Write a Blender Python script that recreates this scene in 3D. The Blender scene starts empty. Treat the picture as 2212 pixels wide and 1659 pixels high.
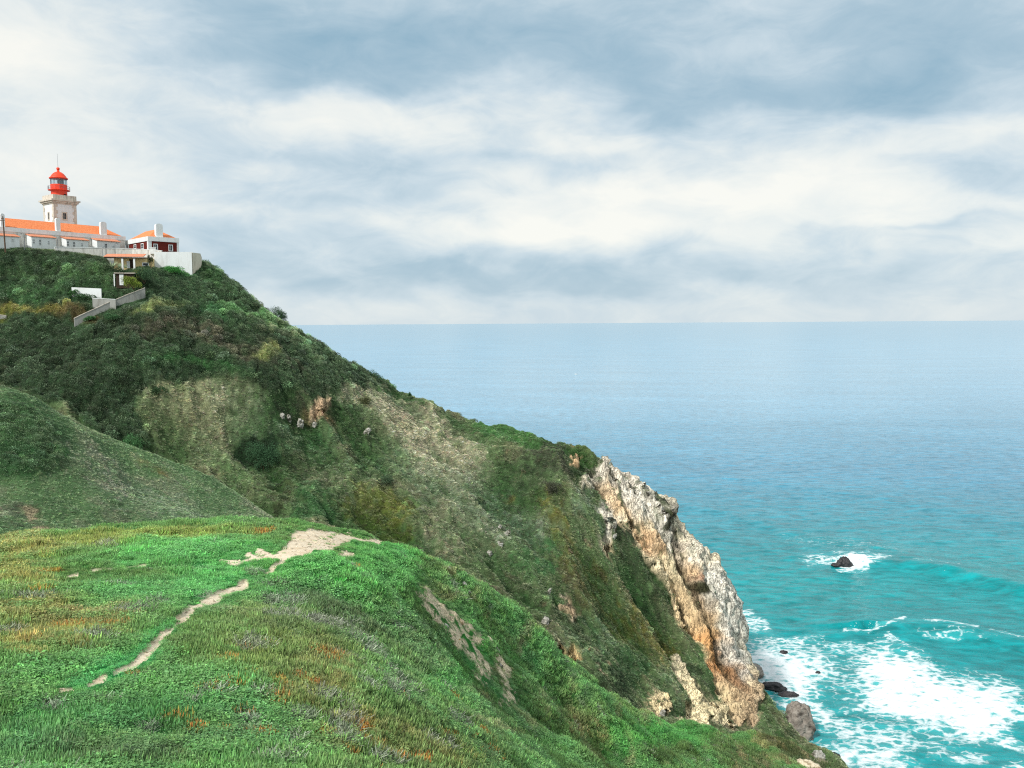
import bpy, math, random
import numpy as np
from mathutils import Matrix, Vector
random.seed(7)
rng = np.random.default_rng(11)
S = bpy.context.scene
COL = S.collection
# ------------------------------------------------------------------ camera
HC = 120.0                       # eye height over the sea
FV, CX, CY = 1804.0, 1106.0, 829.5   # focal length and centre in the photograph's viewing pixels (2212 x 1659)
PITCH = math.radians(-4.23); ROLL = math.radians(-0.36)
cam_d = bpy.data.cameras.new('camera'); cam = bpy.data.objects.new('camera', cam_d); COL.objects.link(cam)
cam_d.sensor_width = 36; cam_d.lens = 36 * FV / 2212; cam_d.clip_start = 0.2; cam_d.clip_end = 120000
RM = Matrix.Rotation(math.radians(90) + PITCH, 3, 'X') @ Matrix.Rotation(ROLL, 3, 'Z')
cam.matrix_world = Matrix.Translation((0, 0, HC)) @ RM.to_4x4()
S.camera = cam
RN = np.array(RM)
def ray(px, py):
    return RN @ np.array([(px - CX) / FV, -(py - CY) / FV, -1.0])
def at(px, py, Y):
    """point of the place seen at that photograph position, Y metres ahead"""
    d = ray(px, py); t = Y / d[1]
    return np.array([0, 0, HC]) + d * t
def proj(x, y, z):
    P = np.stack([x, y, z - HC], -1) @ RN
    w = np.maximum(-P[..., 2], 1e-3)
    return CX + FV * P[..., 0] / w, CY - FV * P[..., 1] / w
# ------------------------------------------------------------------ light
SUN_EL, SUN_AZ = math.radians(43), math.radians(-142)      # azimuth measured from +Y towards +X
sd = bpy.data.lights.new('sun', 'SUN'); sd.energy = 4.0; sd.angle = math.radians(6); sd.color = (1, .97, .92)
so = bpy.data.objects.new('sun', sd); COL.objects.link(so)
sdir = Vector((math.sin(SUN_AZ) * math.cos(SUN_EL), math.cos(SUN_AZ) * math.cos(SUN_EL), math.sin(SUN_EL)))
so.rotation_euler = sdir.to_track_quat('Z', 'Y').to_euler(); so.location = (0, 0, 400)
S.view_settings.view_transform = 'Standard'; S.view_settings.look = 'None'; S.view_settings.exposure = 0.0
S.view_settings.gamma = 1
S.cycles.use_denoising = False; S.cycles.max_bounces = 5; S.cycles.diffuse_bounces = 3; S.cycles.filter_width = 1.15; S.cycles.sample_clamp_indirect = 3
# ------------------------------------------------------------------ node helpers
class NT:
    def __init__(s, tree): s.t = tree
    def n(s, kind, **kw):
        nd = s.t.nodes.new(kind)
        for k, v in kw.items():
            if k.startswith('i_'):
                nd.inputs[int(k[2:])].default_value = v
            else: setattr(nd, k, v)
        return nd
    def l(s, a, b): s.t.links.new(a, b)
    def m(s, op, a, b=None, c=None, clamp=False):
        nd = s.t.nodes.new('ShaderNodeMath'); nd.operation = op; nd.use_clamp = clamp
        for i, v in enumerate((a, b, c)):
            if v is None: continue
            if isinstance(v, (int, float)): nd.inputs[i].default_value = v
            else: s.t.links.new(v, nd.inputs[i])
        return nd.outputs[0]
    def mix(s, f, a, b, bt='MIX'):
        nd = s.t.nodes.new('ShaderNodeMix'); nd.data_type = 'RGBA'; nd.blend_type = bt
        for i, v in ((0, f), (6, a), (7, b)):
            if isinstance(v, (int, float)): nd.inputs[i].default_value = v
            elif isinstance(v, (tuple, list)): nd.inputs[i].default_value = tuple(v) + ((1,) if len(v) == 3 else ())
            else: s.t.links.new(v, nd.inputs[i])
        return nd.outputs[2]
    def ramp(s, f, stops, interp='LINEAR'):
        nd = s.t.nodes.new('ShaderNodeValToRGB'); cr = nd.color_ramp; cr.interpolation = interp
        while len(cr.elements) < len(stops): cr.elements.new(0.5)
        for e, (p, c) in zip(cr.elements, stops):
            e.position = p; e.color = (c, c, c, 1) if isinstance(c, (int, float)) else tuple(c) + (1,)
        s.t.links.new(f, nd.inputs[0]); return nd.outputs[0]
    def noise(s, vec, scale, detail=4, rough=.5, dist=0.0, kind='ShaderNodeTexNoise'):
        nd = s.t.nodes.new(kind); nd.inputs['Scale'].default_value = scale
        if 'Detail' in nd.inputs: nd.inputs['Detail'].default_value = detail
        if 'Roughness' in nd.inputs: nd.inputs['Roughness'].default_value = rough
        if 'Distortion' in nd.inputs: nd.inputs['Distortion'].default_value = dist
        if vec is not None: s.t.links.new(vec, nd.inputs['Vector'])
        return nd.outputs[0]
    def vmul(s, vec, xyz):
        nd = s.t.nodes.new('ShaderNodeVectorMath'); nd.operation = 'MULTIPLY'
        s.t.links.new(vec, nd.inputs[0]); nd.inputs[1].default_value = xyz
        return nd.outputs[0]
def lin(c):
    c = np.asarray(c, float) / 255.0
    return np.where(c <= .04045, c / 12.92, ((c + .055) / 1.055) ** 2.4)
def lc(r, g, b, k=1.0): return tuple(float(v) * k for v in lin((r, g, b)))
# ------------------------------------------------------------------ sky
W = bpy.data.worlds.new('World'); S.world = W; W.use_nodes = True
W.node_tree.nodes.clear(); w = NT(W.node_tree)
tc = w.n('ShaderNodeTexCoord').outputs['Generated']
sep = w.n('ShaderNodeSeparateXYZ'); w.l(tc, sep.inputs[0])
el = w.m('MULTIPLY', w.m('ARCSINE', sep.outputs[2]), 57.2958)
az = w.m('MULTIPLY', w.m('ARCTAN2', sep.outputs[0], sep.outputs[1]), 57.2958)
cmb = w.n('ShaderNodeCombineXYZ'); w.l(az, cmb.inputs[0]); w.l(el, cmb.inputs[1])
wv = w.vmul(cmb.outputs[0], (.075, .15, 1))
n1 = w.noise(wv, 1.3, 5, .55, .3); wv2 = w.vmul(cmb.outputs[0], (.055, .13, 1)); n2 = w.noise(wv2, 3.6, 8, .62, .6)
wn = w.n('ShaderNodeTexNoise'); wn.inputs['Scale'].default_value = 1.6; wn.inputs['Detail'].default_value = 4; w.l(wv, wn.inputs['Vector'])
ws = w.n('ShaderNodeSeparateColor'); w.l(wn.outputs['Color'], ws.inputs[0])
azw = w.m('MULTIPLY_ADD', w.m('SUBTRACT', ws.outputs[0], .5), 14.0, az)
elw = w.m('MULTIPLY_ADD', w.m('SUBTRACT', ws.outputs[1], .5), 6.5, el)
# clouds: (photo x, photo y, radius x, radius y, brightness)
CL = [(560,90,270,95,-.62),(1000,120,330,80,-.72),(820,20,420,70,-.3),(1330,60,210,110,-.42),(1750,90,260,110,-.3),(2080,90,260,120,-.62),(1820,200,330,45,-.5),(1500,190,200,45,-.3),
      (60,110,150,75,.75),(270,40,160,60,.15),(260,190,140,50,-.3),(80,350,230,70,.4),(150,230,160,35,-.1),(600,215,330,32,.38),(850,240,250,40,.3),(1020,120,60,40,.2),(780,300,330,40,.1),
      (620,335,190,24,-.38),(900,350,160,40,-.32),(760,420,280,24,-.26),(1290,295,130,26,.42),(1150,340,160,18,-.15),(1560,400,270,36,.85),(1250,420,180,30,.3),(1900,420,220,60,.1),
      (1500,470,400,32,.35),(1180,500,180,36,.48),(1900,490,300,18,.24),(2150,300,200,50,.32),(2160,400,110,50,-.28),(2000,370,200,20,-.2),(2050,445,120,22,.25),(1100,500,300,20,.2),
      (700,520,300,28,-.12),(900,600,500,34,-.46),(1500,600,700,30,-.36),(520,470,300,20,.1),(500,560,200,40,-.3),(1200,655,1200,26,.05),(1980,500,160,10,-.3),(2100,545,200,16,.2),(300,480,200,60,-.2)]
acc = w.m('MULTIPLY', w.m('SUBTRACT', n1, .5), .75)
acc = w.m('MULTIPLY_ADD', w.m('SUBTRACT', n2, .5), 1.15, acc)
for (bx, by, rx, ry, v) in CL:
    d = ray(bx, by); d = d / np.linalg.norm(d)
    a0 = math.degrees(math.atan2(d[0], d[1])); e0 = math.degrees(math.asin(d[2]))
    ka = 1804 / 57.3
    dx = w.m('MULTIPLY', w.m('SUBTRACT', azw, a0), ka / rx); dy = w.m('MULTIPLY', w.m('SUBTRACT', elw, e0), ka / ry)
    r2 = w.m('ADD', w.m('MULTIPLY', dx, dx), w.m('MULTIPLY', dy, dy))
    acc = w.m('MULTIPLY_ADD', w.m('EXPONENT', w.m('MULTIPLY', r2, -.8)), v * (1.02 if v < 0 else 1.0), acc)
val = w.m('MULTIPLY_ADD', acc, .52, .635, clamp=True)
cc = w.ramp(val, [(0, lc(150, 184, 204)), (.28, lc(177, 202, 217)), (.52, lc(207, 223, 232)), (.75, lc(236, 242, 241)), (1, lc(253, 253, 246))])
hz = w.m('SUBTRACT', 1, w.m('MULTIPLY', w.m('ABSOLUTE', el), .22), clamp=True)
cc = w.mix(w.m('MULTIPLY', hz, .38), cc, lc(208, 223, 232))
sky = w.n('ShaderNodeTexSky', sky_type='NISHITA'); sky.sun_disc = False; sky.sun_elevation = SUN_EL; sky.sun_rotation = SUN_AZ
skc = w.mix(1.0, sky.outputs[0], (.1, .1, .1), 'MULTIPLY')
fin = w.mix(.94, skc, cc)
bg = w.n('ShaderNodeBackground'); w.l(fin, bg.inputs[0]); bg.inputs[1].default_value = 1.0
wo = w.n('ShaderNodeOutputWorld'); w.l(bg.outputs[0], wo.inputs[0])
# ------------------------------------------------------------------ numpy noise
_P = rng.permutation(512).astype(np.int64); _P = np.concatenate([_P, _P, _P])
_G = rng.normal(size=(512, 3)); _G /= np.linalg.norm(_G, axis=1)[:, None]
_ang = rng.uniform(0, 6.28318, 512); _G2 = np.stack([np.cos(_ang), np.sin(_ang)], 1)
def perlin(x, y, z):
    if np.isscalar(z):
        x = x + z * 31.7; y = y - z * 17.9
        xi, yi = np.floor(x), np.floor(y); xf, yf = x - xi, y - yi; xi = xi.astype(np.int32); yi = yi.astype(np.int32)
        u, v = [a * a * a * (a * (a * 6 - 15) + 10) for a in (xf, yf)]; out = 0
        for i in (0, 1):
            for j in (0, 1):
                h = _P[_P[(xi + i) & 511] + ((yi + j) & 511)] & 511
                out = out + (_G2[h, 0] * (xf - i) + _G2[h, 1] * (yf - j)) * (u if i else 1 - u) * (v if j else 1 - v)
        return out * 1.6
    xi, yi, zi = np.floor(x).astype(np.int64), np.floor(y).astype(np.int64), np.floor(z).astype(np.int64)
    xf, yf, zf = x - xi, y - yi, z - zi
    u, v, t = [a * a * a * (a * (a * 6 - 15) + 10) for a in (xf, yf, zf)]
    out = 0
    for i in (0, 1):
        for j in (0, 1):
            for k in (0, 1):
                g = _G[_P[_P[_P[(xi + i) & 511] + ((yi + j) & 511)] + ((zi + k) & 511)] & 511]
                d = g[..., 0] * (xf - i) + g[..., 1] * (yf - j) + g[..., 2] * (zf - k)
                out = out + d * (u if i else 1 - u) * (v if j else 1 - v) * (t if k else 1 - t)
    return out * 1.5
def fbm(x, y, z=0.0, o=4, g=.5, l=2.03):
    s = 0; a = 1; n = 0
    for k in range(o):
        s = s + a * perlin(x + 17.3 * k, y - 9.1 * k, z + 3.7 * k); n += a; a *= g; x, y, z = x * l, y * l, z * l
    return s / n
def ridged(x, y, z=0.0, o=4):
    s = 0; a = 1; n = 0
    for k in range(o):
        s = s + a * (1 - np.abs(perlin(x + 11.3 * k, y - 5.1 * k, z + 7.7 * k)) * 2); n += a; a *= .5; x, y, z = x * 2.1, y * 2.1, z * 2.1
    return s / n
def cells(x, y, seed=0):
    """distance to the nearest random point of a unit grid (round mounds)"""
    xi, yi = np.floor(x).astype(np.int64), np.floor(y).astype(np.int64); best = np.full(x.shape, 9.0); bid = np.zeros(x.shape)
    for i in (-1, 0, 1):
        for j in (-1, 0, 1):
            h = _P[_P[(xi + i + seed) & 511] + ((yi + j) & 511)] & 511
            cx = xi + i + .5 + .45 * _G[h, 0]; cy = yi + j + .5 + .45 * _G[h, 1]
            d = np.hypot(x - cx, y - cy); m = d < best
            best = np.where(m, d, best); bid = np.where(m, (h % 97) / 97., bid)
    return best, bid
def sstep(a, b, x):
    t = np.clip((x - a) / (b - a), 0, 1); return t * t * (3 - 2 * t)
def poly_sd(px, py, pts):
    """signed distance to a polygon, negative inside"""
    d = np.full(px.shape, 1e9); s = np.zeros(px.shape, bool); n = len(pts)
    for i in range(n):
        ax, ay = pts[i]; bx, by = pts[(i + 1) % n]
        ex, ey = bx - ax, by - ay; wx, wy = px - ax, py - ay
        t = np.clip((wx * ex + wy * ey) / (ex * ex + ey * ey + 1e-9), 0, 1)
        d = np.minimum(d, (wx - ex * t) ** 2 + (wy - ey * t) ** 2)
        c = ((ay <= py) & (by > py)) | ((by <= py) & (ay > py))
        xs = ax + (py - ay) / (by - ay + (1e-9 if by == ay else 0)) * (bx - ax)
        s ^= c & (px < xs)
    d = np.sqrt(d); return np.where(s, -d, d)
# ------------------------------------------------------------------ object helpers
def tag(o, label=None, cat=None, group=None, kind=None):
    if label: o['label'] = label
    if cat: o['category'] = cat
    if group: o['group'] = group
    if kind: o['kind'] = kind
    return o
def mesh_obj(name, V, F, mat=None, parent=None, smooth=False, link=True, attrs=None):
    me = bpy.data.meshes.new(name); V = np.asarray(V, np.float32).reshape(-1, 3)
    if isinstance(F, np.ndarray):
        k = F.shape[1]; me.vertices.add(len(V)); me.vertices.foreach_set('co', V.ravel())
        me.loops.add(F.size); me.loops.foreach_set('vertex_index', F.astype(np.int32).ravel())
        me.polygons.add(len(F)); me.polygons.foreach_set('loop_start', np.arange(0, F.size, k, dtype=np.int32))
        me.polygons.foreach_set('loop_total', np.full(len(F), k, np.int32))
        me.update(calc_edges=True)
    else:
        me.from_pydata([tuple(map(float, v)) for v in V], [], F); me.update()
    if smooth: me.polygons.foreach_set('use_smooth', np.ones(len(me.polygons), bool))
    for nm, dt, arr in (attrs or []):
        a = me.attributes.new(nm, dt, 'POINT')
        key = {'FLOAT': 'value', 'INT': 'value', 'FLOAT_VECTOR': 'vector', 'FLOAT_COLOR': 'color'}[dt]
        a.data.foreach_set(key, np.ascontiguousarray(arr, np.int32 if dt == 'INT' else np.float32).ravel())
    if mat: me.materials.append(mat)
    o = bpy.data.objects.new(name, me)
    if link: COL.objects.link(o)
    if parent: o.parent = parent
    return o
# ------------------------------------------------------------------ terrain
def tps_fit(P, Z, smooth=1e-3, sc=100.):
    P = P / sc; n = len(P)
    r = np.linalg.norm(P[:, None] - P[None], axis=2); K = r * r * np.log(r + 1e-9) + np.eye(n) * smooth
    A = np.zeros((n + 3, n + 3)); A[:n, :n] = K; A[:n, n] = 1; A[:n, n + 1:] = P; A[n, :n] = 1; A[n + 1:, :n] = P.T
    c = np.linalg.solve(A, np.concatenate([Z, [0, 0, 0]]))
    def f(x, y):
        x = x / sc; y = y / sc; out = c[n] + c[n + 1] * x + c[n + 2] * y
        for i in range(n):
            r2 = (x - P[i, 0]) ** 2 + (y - P[i, 1]) ** 2
            out = out + c[i] * .5 * r2 * np.log(r2 + 1e-12)
        return out
    return f
class Terr:
    """height sheet on a fan-shaped grid (a = X/Y, Y), from points given as photo position + distance"""
    def __init__(s, vis, skyline, extra, a0, a1, na, ys, smooth=2e-4):
        pts = [at(*p) for p in vis] + [at(*p[:3]) for p in skyline]
        for p in skyline:                       # the ground falls away behind a skyline
            q = at(*p[:3]); dy, dz = p[3], p[4]; k = (q[1] + dy) / q[1]
            pts.append(np.array([q[0] * k, q[1] + dy, q[2] - dz]))
        pts += [np.array(e, float) for e in extra]
        pts = np.array(pts); s.pts = pts
        s.f = tps_fit(pts[:, :2], pts[:, 2], smooth)
        s.ys = ys; s.as_ = np.linspace(a0, a1, na)
        A, Y = np.meshgrid(s.as_, ys); s.X = A * Y; s.Y = Y + 0 * A
        s.Z = s.f(s.X, s.Y); s.base = s.Z.copy()
    def faces(s, keep=None):
        r, c = s.X.shape; i = np.arange(r * c).reshape(r, c)
        F = np.stack([i[:-1, :-1], i[:-1, 1:], i[1:, 1:], i[1:, :-1]], -1).reshape(-1, 4)
        if keep is not None: F = F[keep.ravel()[F].any(1)]
        return F
    def normals(s):
        P = np.stack([s.X, s.Y, s.Z], -1)
        du = np.gradient(P, axis=1); dv = np.gradient(P, axis=0)
        n = np.cross(du, dv); n /= np.linalg.norm(n, axis=2)[..., None] + 1e-9
        return n * np.sign(n[..., 2:3] + 1e-9)
T_START = __import__('time').time()
def lap(s): print('LAP', s, round(__import__('time').time() - T_START, 1))

# headland -----------------------------------------------------------
head = Terr(
  vis=[(0,545,222),(120,560,226),(250,584,227),(320,580,229.5),(370,580,235),(415,592,238),(228,560,229),(0,640,215),(150,650,217),(300,640,222),(420,680,226),(520,760,222),(0,740,207),(150,760,205),(300,780,207),
       (0,820,195),(100,880,190),(200,930,190),(330,850,204),(480,830,214),(600,880,214),(720,850,232),(330,990,192),(500,980,204),(650,950,215),(800,960,228),(950,960,243),(1100,990,240),(1220,1010,236),
       (450,1060,187),(580,1110,188),(700,1060,202),(850,1090,210),(1000,1080,220),(1150,1110,222),(1250,1120,225),(680,1150,186),(850,1180,190),(1000,1230,192),(1120,1220,205),(1250,1260,208),(1350,1260,222),(1450,1300,228),
       (1120,1330,184),(1250,1380,190),(1380,1420,202),(1480,1440,215),(1540,1400,224),(1280,1450,180),(1400,1540,186),(1480,1520,198),(1560,1560,207),(1600,1500,217),(1450,1580,184),(1560,1595,192),(1620,1600,205),
       (1700,1600,207),(1750,1640,202),(1800,1700,196),(1350,1130,236),(1420,1200,234),(1500,1250,234)],
  skyline=[(440,565,262,45,8),(490,600,268,40,18),(535,640,270,40,22),(590,685,270,40,24),(630,705,270,40,24),(700,750,269,40,24),(760,790,268,40,25),(820,830,266,40,25),(880,858,264,40,25),(940,888,262,40,25),(1000,915,260,40,25),(1080,935,257,40,25),(1170,955,254,35,24),(1240,972,252,30,24),(1300,995,250,25,22),
       (1385,1048,249,20,20),(1445,1095,247,18,22),(1490,1180,245,16,22),(1570,1240,242,14,24),(1590,1330,240,14,26),(1612,1420,238,12,22),(1625,1500,236,12,20),(1641,1480,236,12,16),(1652,1510,236,12,14),(1680,1552,224,10,14),(1720,1592,214,9,14),(1770,1622,206,8,14),(1812,1656,205,8,14)],
  extra=[(150,330,-40),(120,260,-30),(105,225,-22),(60,340,-20),(-20,360,0),(-130,330,120),(-250,300,142),(-60,290,100),(-170,245,141),(-120,250,139.5),(-110,160,98),(-160,190,120),(-40,130,60),(20,130,45),(60,140,25),(85,160,10),(110,190,-8),(118,205,-20)],
  a0=-.86, a1=.72, na=980, ys=np.linspace(150, 335, 470))
lap('head fit')
# middle spur ---------------------------------------------------------
spur = Terr(
  vis=[(0,900,110),(100,940,110),(0,1000,103),(130,1020,106),(0,1100,95),(150,1120,98),(0,1160,88),(300,1060,116),(250,1130,102),(400,1110,112),(350,1140,106),(500,1130,120)],
  skyline=[(0,835,120,14,12),(60,853,121,14,12),(150,905,124,14,12),(250,955,127,14,12),(350,990,130,14,12),(450,1030,133,14,12),(520,1075,135,14,12),(580,1122,137,12,12),(650,1180,138,12,12),(760,1270,138,10,12)],
  extra=[(-130,120,122),(-120,90,112),(-90,60,92),(-50,80,85),(-20,90,78),(0,110,66),(-40,175,60),(-70,165,80)],
  a0=-.95, a1=.1, na=620, ys=np.linspace(62, 190, 420))
# knoll ----------------------------------------------------------------
knoll = Terr(
  vis=[(0,1659,9.6),(300,1659,9.8),(600,1659,10.5),(850,1659,12.5),(1000,1659,16),(1150,1659,25),(1300,1659,42),(1450,1659,68),(1600,1659,105),(1690,1670,140),
       (0,1500,13),(300,1500,13.5),(600,1500,14.5),(800,1500,17),(0,1350,19),(300,1350,20),(550,1350,21.5),(0,1250,27),(300,1250,29),(600,1250,31),(800,1250,35),(300,1180,39),(600,1170,42),(720,1170,46),
       (750,1380,24),(880,1380,31),(900,1260,42),(1000,1400,45),(950,1500,27),(1050,1530,38),(1100,1450,52),(1200,1530,62),(1300,1580,80),(1400,1600,100),(1500,1620,122),(1620,1630,150),(1180,1600,46),(1020,1320,58)],
  skyline=[(0,1168,45,10,5),(130,1158,47,10,5),(300,1144,50,10,6),(480,1139,53,10,7),(610,1136,55,10,8),(760,1156,58,10,9),(860,1181,61,10,10),(960,1222,66,10,10),(1030,1276,72,10,10),(1100,1334,80,10,11),(1200,1416,92,12,12),(1300,1494,108,12,12),(1390,1542,125,14,12),(1500,1562,148,14,12),(1600,1585,166,12,12),(1655,1606,172,9,12),(1700,1640,174,8,10),(1740,1680,176,8,14)],
  extra=[(-8,3,117.5),(-3,4,117),(4,5,114),(-12,3,118),(10,15,98),(25,35,80),(55,80,52),(90,130,25),(115,170,3),(125,200,-8),(-70,50,112),(-45,40,111),(-60,20,114),(15,3,100),(-20,75,88),(-45,75,92),(100,230,-12)],
  a0=-1.0, a1=.9, na=1000, ys=np.exp(np.linspace(math.log(4.5), math.log(235), 640)))
lap('fits')
TERR_BUILD = True
def warp(px, py, X, Y, amp, wl):
    return px + amp * fbm(X / wl, Y / wl, 3.1, 4), py + amp * .7 * fbm(X / wl, Y / wl, 9.7, 4)
def blob(px, py, b):
    cx, cy, rx, ry, rot = b[:5]; c, s_ = math.cos(math.radians(rot)), math.sin(math.radians(rot))
    dx, dy = px - cx, py - cy
    return np.hypot((dx * c + dy * s_) / rx, (-dx * s_ + dy * c) / ry)
def put(col, m, rgb):
    return col * (1 - m[..., None]) + np.asarray(lin(rgb)) * m[..., None]
def put_blobs(col, px, py, L, soft=.35, nz=None):
    for b in L:
        m = sstep(1 + soft, 1 - soft, blob(px, py, b)) * b[6]
        if nz is not None: m = np.clip(m * .35 + .65 * sstep(.36, .64, m + nz), 0, 1) * (m > .01)
        col = put(col, m, b[5])
    return col
# ---- zones of the headland, in photograph positions (x, y, rx, ry, turn, colour, strength)
SHRUB_Z = [(-400,500),(300,560),(440,565),(500,600),(545,640),(600,690),(650,722),(720,765),(790,800),(830,832),(770,842),(710,852),(680,880),(640,850),(560,832),(490,815),(430,835),(350,838),(300,862),(290,905),(330,960),(300,985),(250,965),(190,925),(90,870),(0,840),(-400,800)]
HEAD_B = [(430,900,160,80,20,(140,140,100),.8),(520,880,70,60,30,(158,154,122),.7),(360,950,80,60,20,(110,125,75),.6),(480,985,120,40,15,(112,132,84),.6),(640,960,80,40,10,(120,135,95),.6),(700,950,60,30,0,(80,130,75),.6),
 (820,870,110,45,28,(160,154,126),.85),(900,940,110,60,30,(152,142,116),.85),(960,990,90,60,45,(160,150,122),.8),(860,900,60,30,30,(118,102,76),.45),(980,1050,110,60,35,(140,138,112),.6),(600,940,60,30,30,(165,165,145),.5),
 (1000,1090,150,60,30,(126,140,110),.6),(1100,1130,120,60,40,(128,140,118),.6),(880,1010,90,40,40,(84,118,78),.55),(760,1010,120,50,30,(92,118,78),.5),(700,1060,80,40,30,(104,104,82),.5),
 (680,1105,60,45,0,(52,110,52),.8),(800,1110,80,50,30,(98,108,32),.8),(860,1140,50,30,40,(112,116,30),.7),(600,1080,60,40,30,(70,84,44),.6),(940,1170,60,40,40,(150,140,112),.65),(1010,1180,90,60,40,(118,120,88),.5),
 (1150,1060,70,60,50,(118,122,96),.5),(1210,1160,34,90,-28,(112,106,28),.75),(1180,1090,26,40,0,(128,122,34),.6),(1270,1270,50,100,-35,(98,92,26),.7),(1380,1370,60,110,-45,(112,102,26),.75),(1430,1420,40,50,-45,(132,104,30),.6),
 (1250,1080,40,50,0,(108,132,104),.6),(1290,1160,24,50,-20,(110,134,110),.5),(1190,1220,50,40,0,(58,122,62),.7),(1130,1240,30,70,0,(60,116,56),.6),(1110,1290,60,60,0,(62,92,46),.5),(1250,1290,60,60,0,(78,76,52),.55),(1200,1350,60,50,0,(78,88,56),.55),
 (1290,1380,70,50,30,(94,130,88),.55),(1350,1440,60,60,40,(52,100,50),.75),(1330,1500,70,50,40,(42,66,36),.7),(1450,1470,50,30,50,(104,134,96),.6),(1470,1530,40,30,50,(84,112,72),.6),(1430,1300,60,30,55,(46,66,36),.6),(1510,1480,24,60,-35,(50,66,40),.6),(1380,1210,30,70,-35,(56,80,46),.7),(1360,1150,20,50,-20,(60,70,50),.6),
 (1150,950,130,26,18,(62,124,48),.9),(1080,940,60,22,18,(60,120,52),.8),(1190,1000,60,40,10,(66,70,54),.7),(1280,985,40,16,20,(74,104,46),.8),(1120,1010,80,25,20,(64,96,48),.6),(860,850,60,12,28,(54,104,44),.8),
 (970,1000,30,12,40,(96,72,44),.5),(1120,1060,14,14,0,(150,110,50),.7),(560,970,50,50,0,(40,68,42),.95),(640,880,110,34,0,(78,76,60),.7),(690,890,30,18,0,(168,128,84),.8)]
SHR_B = [(190,610,90,20,5,(72,118,58),.7),(60,590,70,20,0,(70,112,56),.6),(120,600,200,50,5,(64,98,58),.4),(300,590,60,16,5,(58,84,48),.4),(100,545,240,14,6,(44,66,38),.8),(50,640,120,24,-5,(66,116,62),.7),(160,650,60,24,0,(56,96,52),.6),
 (90,680,86,16,3,(132,132,44),.85),(160,692,70,14,6,(104,84,42),.7),(290,606,20,12,0,(122,130,34),.9),(350,663,62,10,4,(128,144,74),.7),(330,640,60,22,0,(74,108,72),.5),(420,640,80,30,20,(56,98,54),.5),(380,590,60,16,0,(48,110,48),.7),(470,600,30,24,30,(50,100,44),.8),
 (500,650,60,26,30,(56,102,52),.5),(470,690,50,22,30,(60,124,64),.7),(560,700,90,16,28,(70,132,62),.8),(640,740,80,14,30,(96,138,88),.7),(580,720,60,12,25,(134,142,104),.5),(450,740,150,28,16,(80,82,60),.7),(340,710,60,30,10,(76,80,58),.6),(620,790,90,20,16,(70,72,54),.5),(560,768,40,8,15,(126,140,66),.7),
 (260,740,100,40,20,(60,90,58),.5),(100,740,120,40,5,(58,86,56),.5),(180,800,120,40,10,(64,84,58),.4),(420,800,100,18,8,(52,120,52),.6),(700,800,50,20,15,(50,76,44),.5),(60,800,100,40,10,(46,66,44),.5),(260,860,60,40,30,(50,82,48),.5),(220,900,60,30,30,(42,64,38),.5)]
CLIFF = [(1291,999),(1262,1017),(1256,1057),(1295,1070),(1291,1123),(1313,1158),(1290,1189),(1296,1211),(1326,1222),(1322,1175),(1326,1136),(1357,1162),(1397,1228),(1432,1263),(1454,1303),(1467,1347),(1498,1382),(1515,1422),(1533,1457),(1551,1497),(1564,1545),(1612,1575),(1644,1562),(1640,1500),(1650,1470),(1700,1430),(1700,1300),(1640,1180),(1560,1100),(1450,1010),(1330,980)]
ROCKP = [CLIFF,[(1227,978),(1262,982),(1251,1002),(1234,1002)],[(1449,1420),(1484,1460),(1524,1508),(1560,1540),(1585,1580),(1537,1569),(1498,1563),(1454,1552),(1489,1536),(1476,1492),(1458,1457)],
 [(1398,1510),(1414,1497),(1448,1523),(1436,1558),(1408,1552)],[(1205,1398),(1222,1404),(1240,1412),(1278,1412),(1252,1432),(1236,1442),(1216,1424)],[(1208,1290),(1240,1300),(1252,1340),(1228,1345),(1212,1316)],
 [(672,872),(705,872),(706,895),(686,916),(674,905)]]
ROCK_B = [(1450,1270,70,200,-32,(226,206,164),1),(1330,1060,40,60,-30,(216,176,128),.8),(1370,1140,24,60,-30,(214,170,116),.8),(1400,1180,20,30,-30,(200,140,80),.6),(1500,1330,40,80,-35,(222,182,124),.7),(1545,1410,30,60,-20,(202,138,66),.85),(1560,1470,30,60,-15,(176,112,58),.7),(1480,1210,20,50,-30,(214,150,88),.6),
 (1600,1520,40,60,-10,(150,116,82),.7),(1590,1440,20,60,-10,(128,92,64),.8),(1580,1380,16,60,-10,(170,140,112),.6),(1516,1300,24,50,-25,(160,124,86),.7),
 (1360,1050,26,60,-45,(206,200,194),.9),(1400,1090,30,60,-45,(212,210,206),.9),(1440,1150,26,50,-35,(214,212,208),.9),(1300,1010,40,20,0,(196,190,184),.8),(1280,1040,24,30,0,(205,200,190),.7),(1305,1120,20,50,-15,(206,204,198),.85),(1545,1262,34,46,-30,(218,217,214),1),(1575,1330,26,90,-8,(214,213,210),1),(1600,1420,14,50,-8,(206,203,198),.8),(1500,1200,30,30,-30,(214,210,200),.8),
 (1468,1165,5,26,-8,(70,64,50),.8),(1441,1127,12,18,-10,(50,52,38),1),(1511,1268,20,16,0,(58,62,40),1),(1505,1245,10,8,0,(200,140,104),.8),(1583,1225,8,6,0,(120,84,66),.7),(1420,1085,26,8,40,(62,70,44),.8),(1340,1010,20,5,20,(70,74,52),.7),(1505,1300,8,40,-8,(96,76,50),.6),
 (1320,1195,20,18,0,(226,196,148),.9),(1245,990,30,20,0,(222,176,122),1),(1240,1420,40,30,0,(224,194,140),1),(1230,1316,26,26,0,(168,140,108),1),(1425,1525,40,30,0,(222,202,160),1),(1520,1520,60,70,-40,(224,208,168),1),(690,890,24,24,0,(186,150,112),1),(615,890,30,26,0,(150,146,136),1)]
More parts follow.
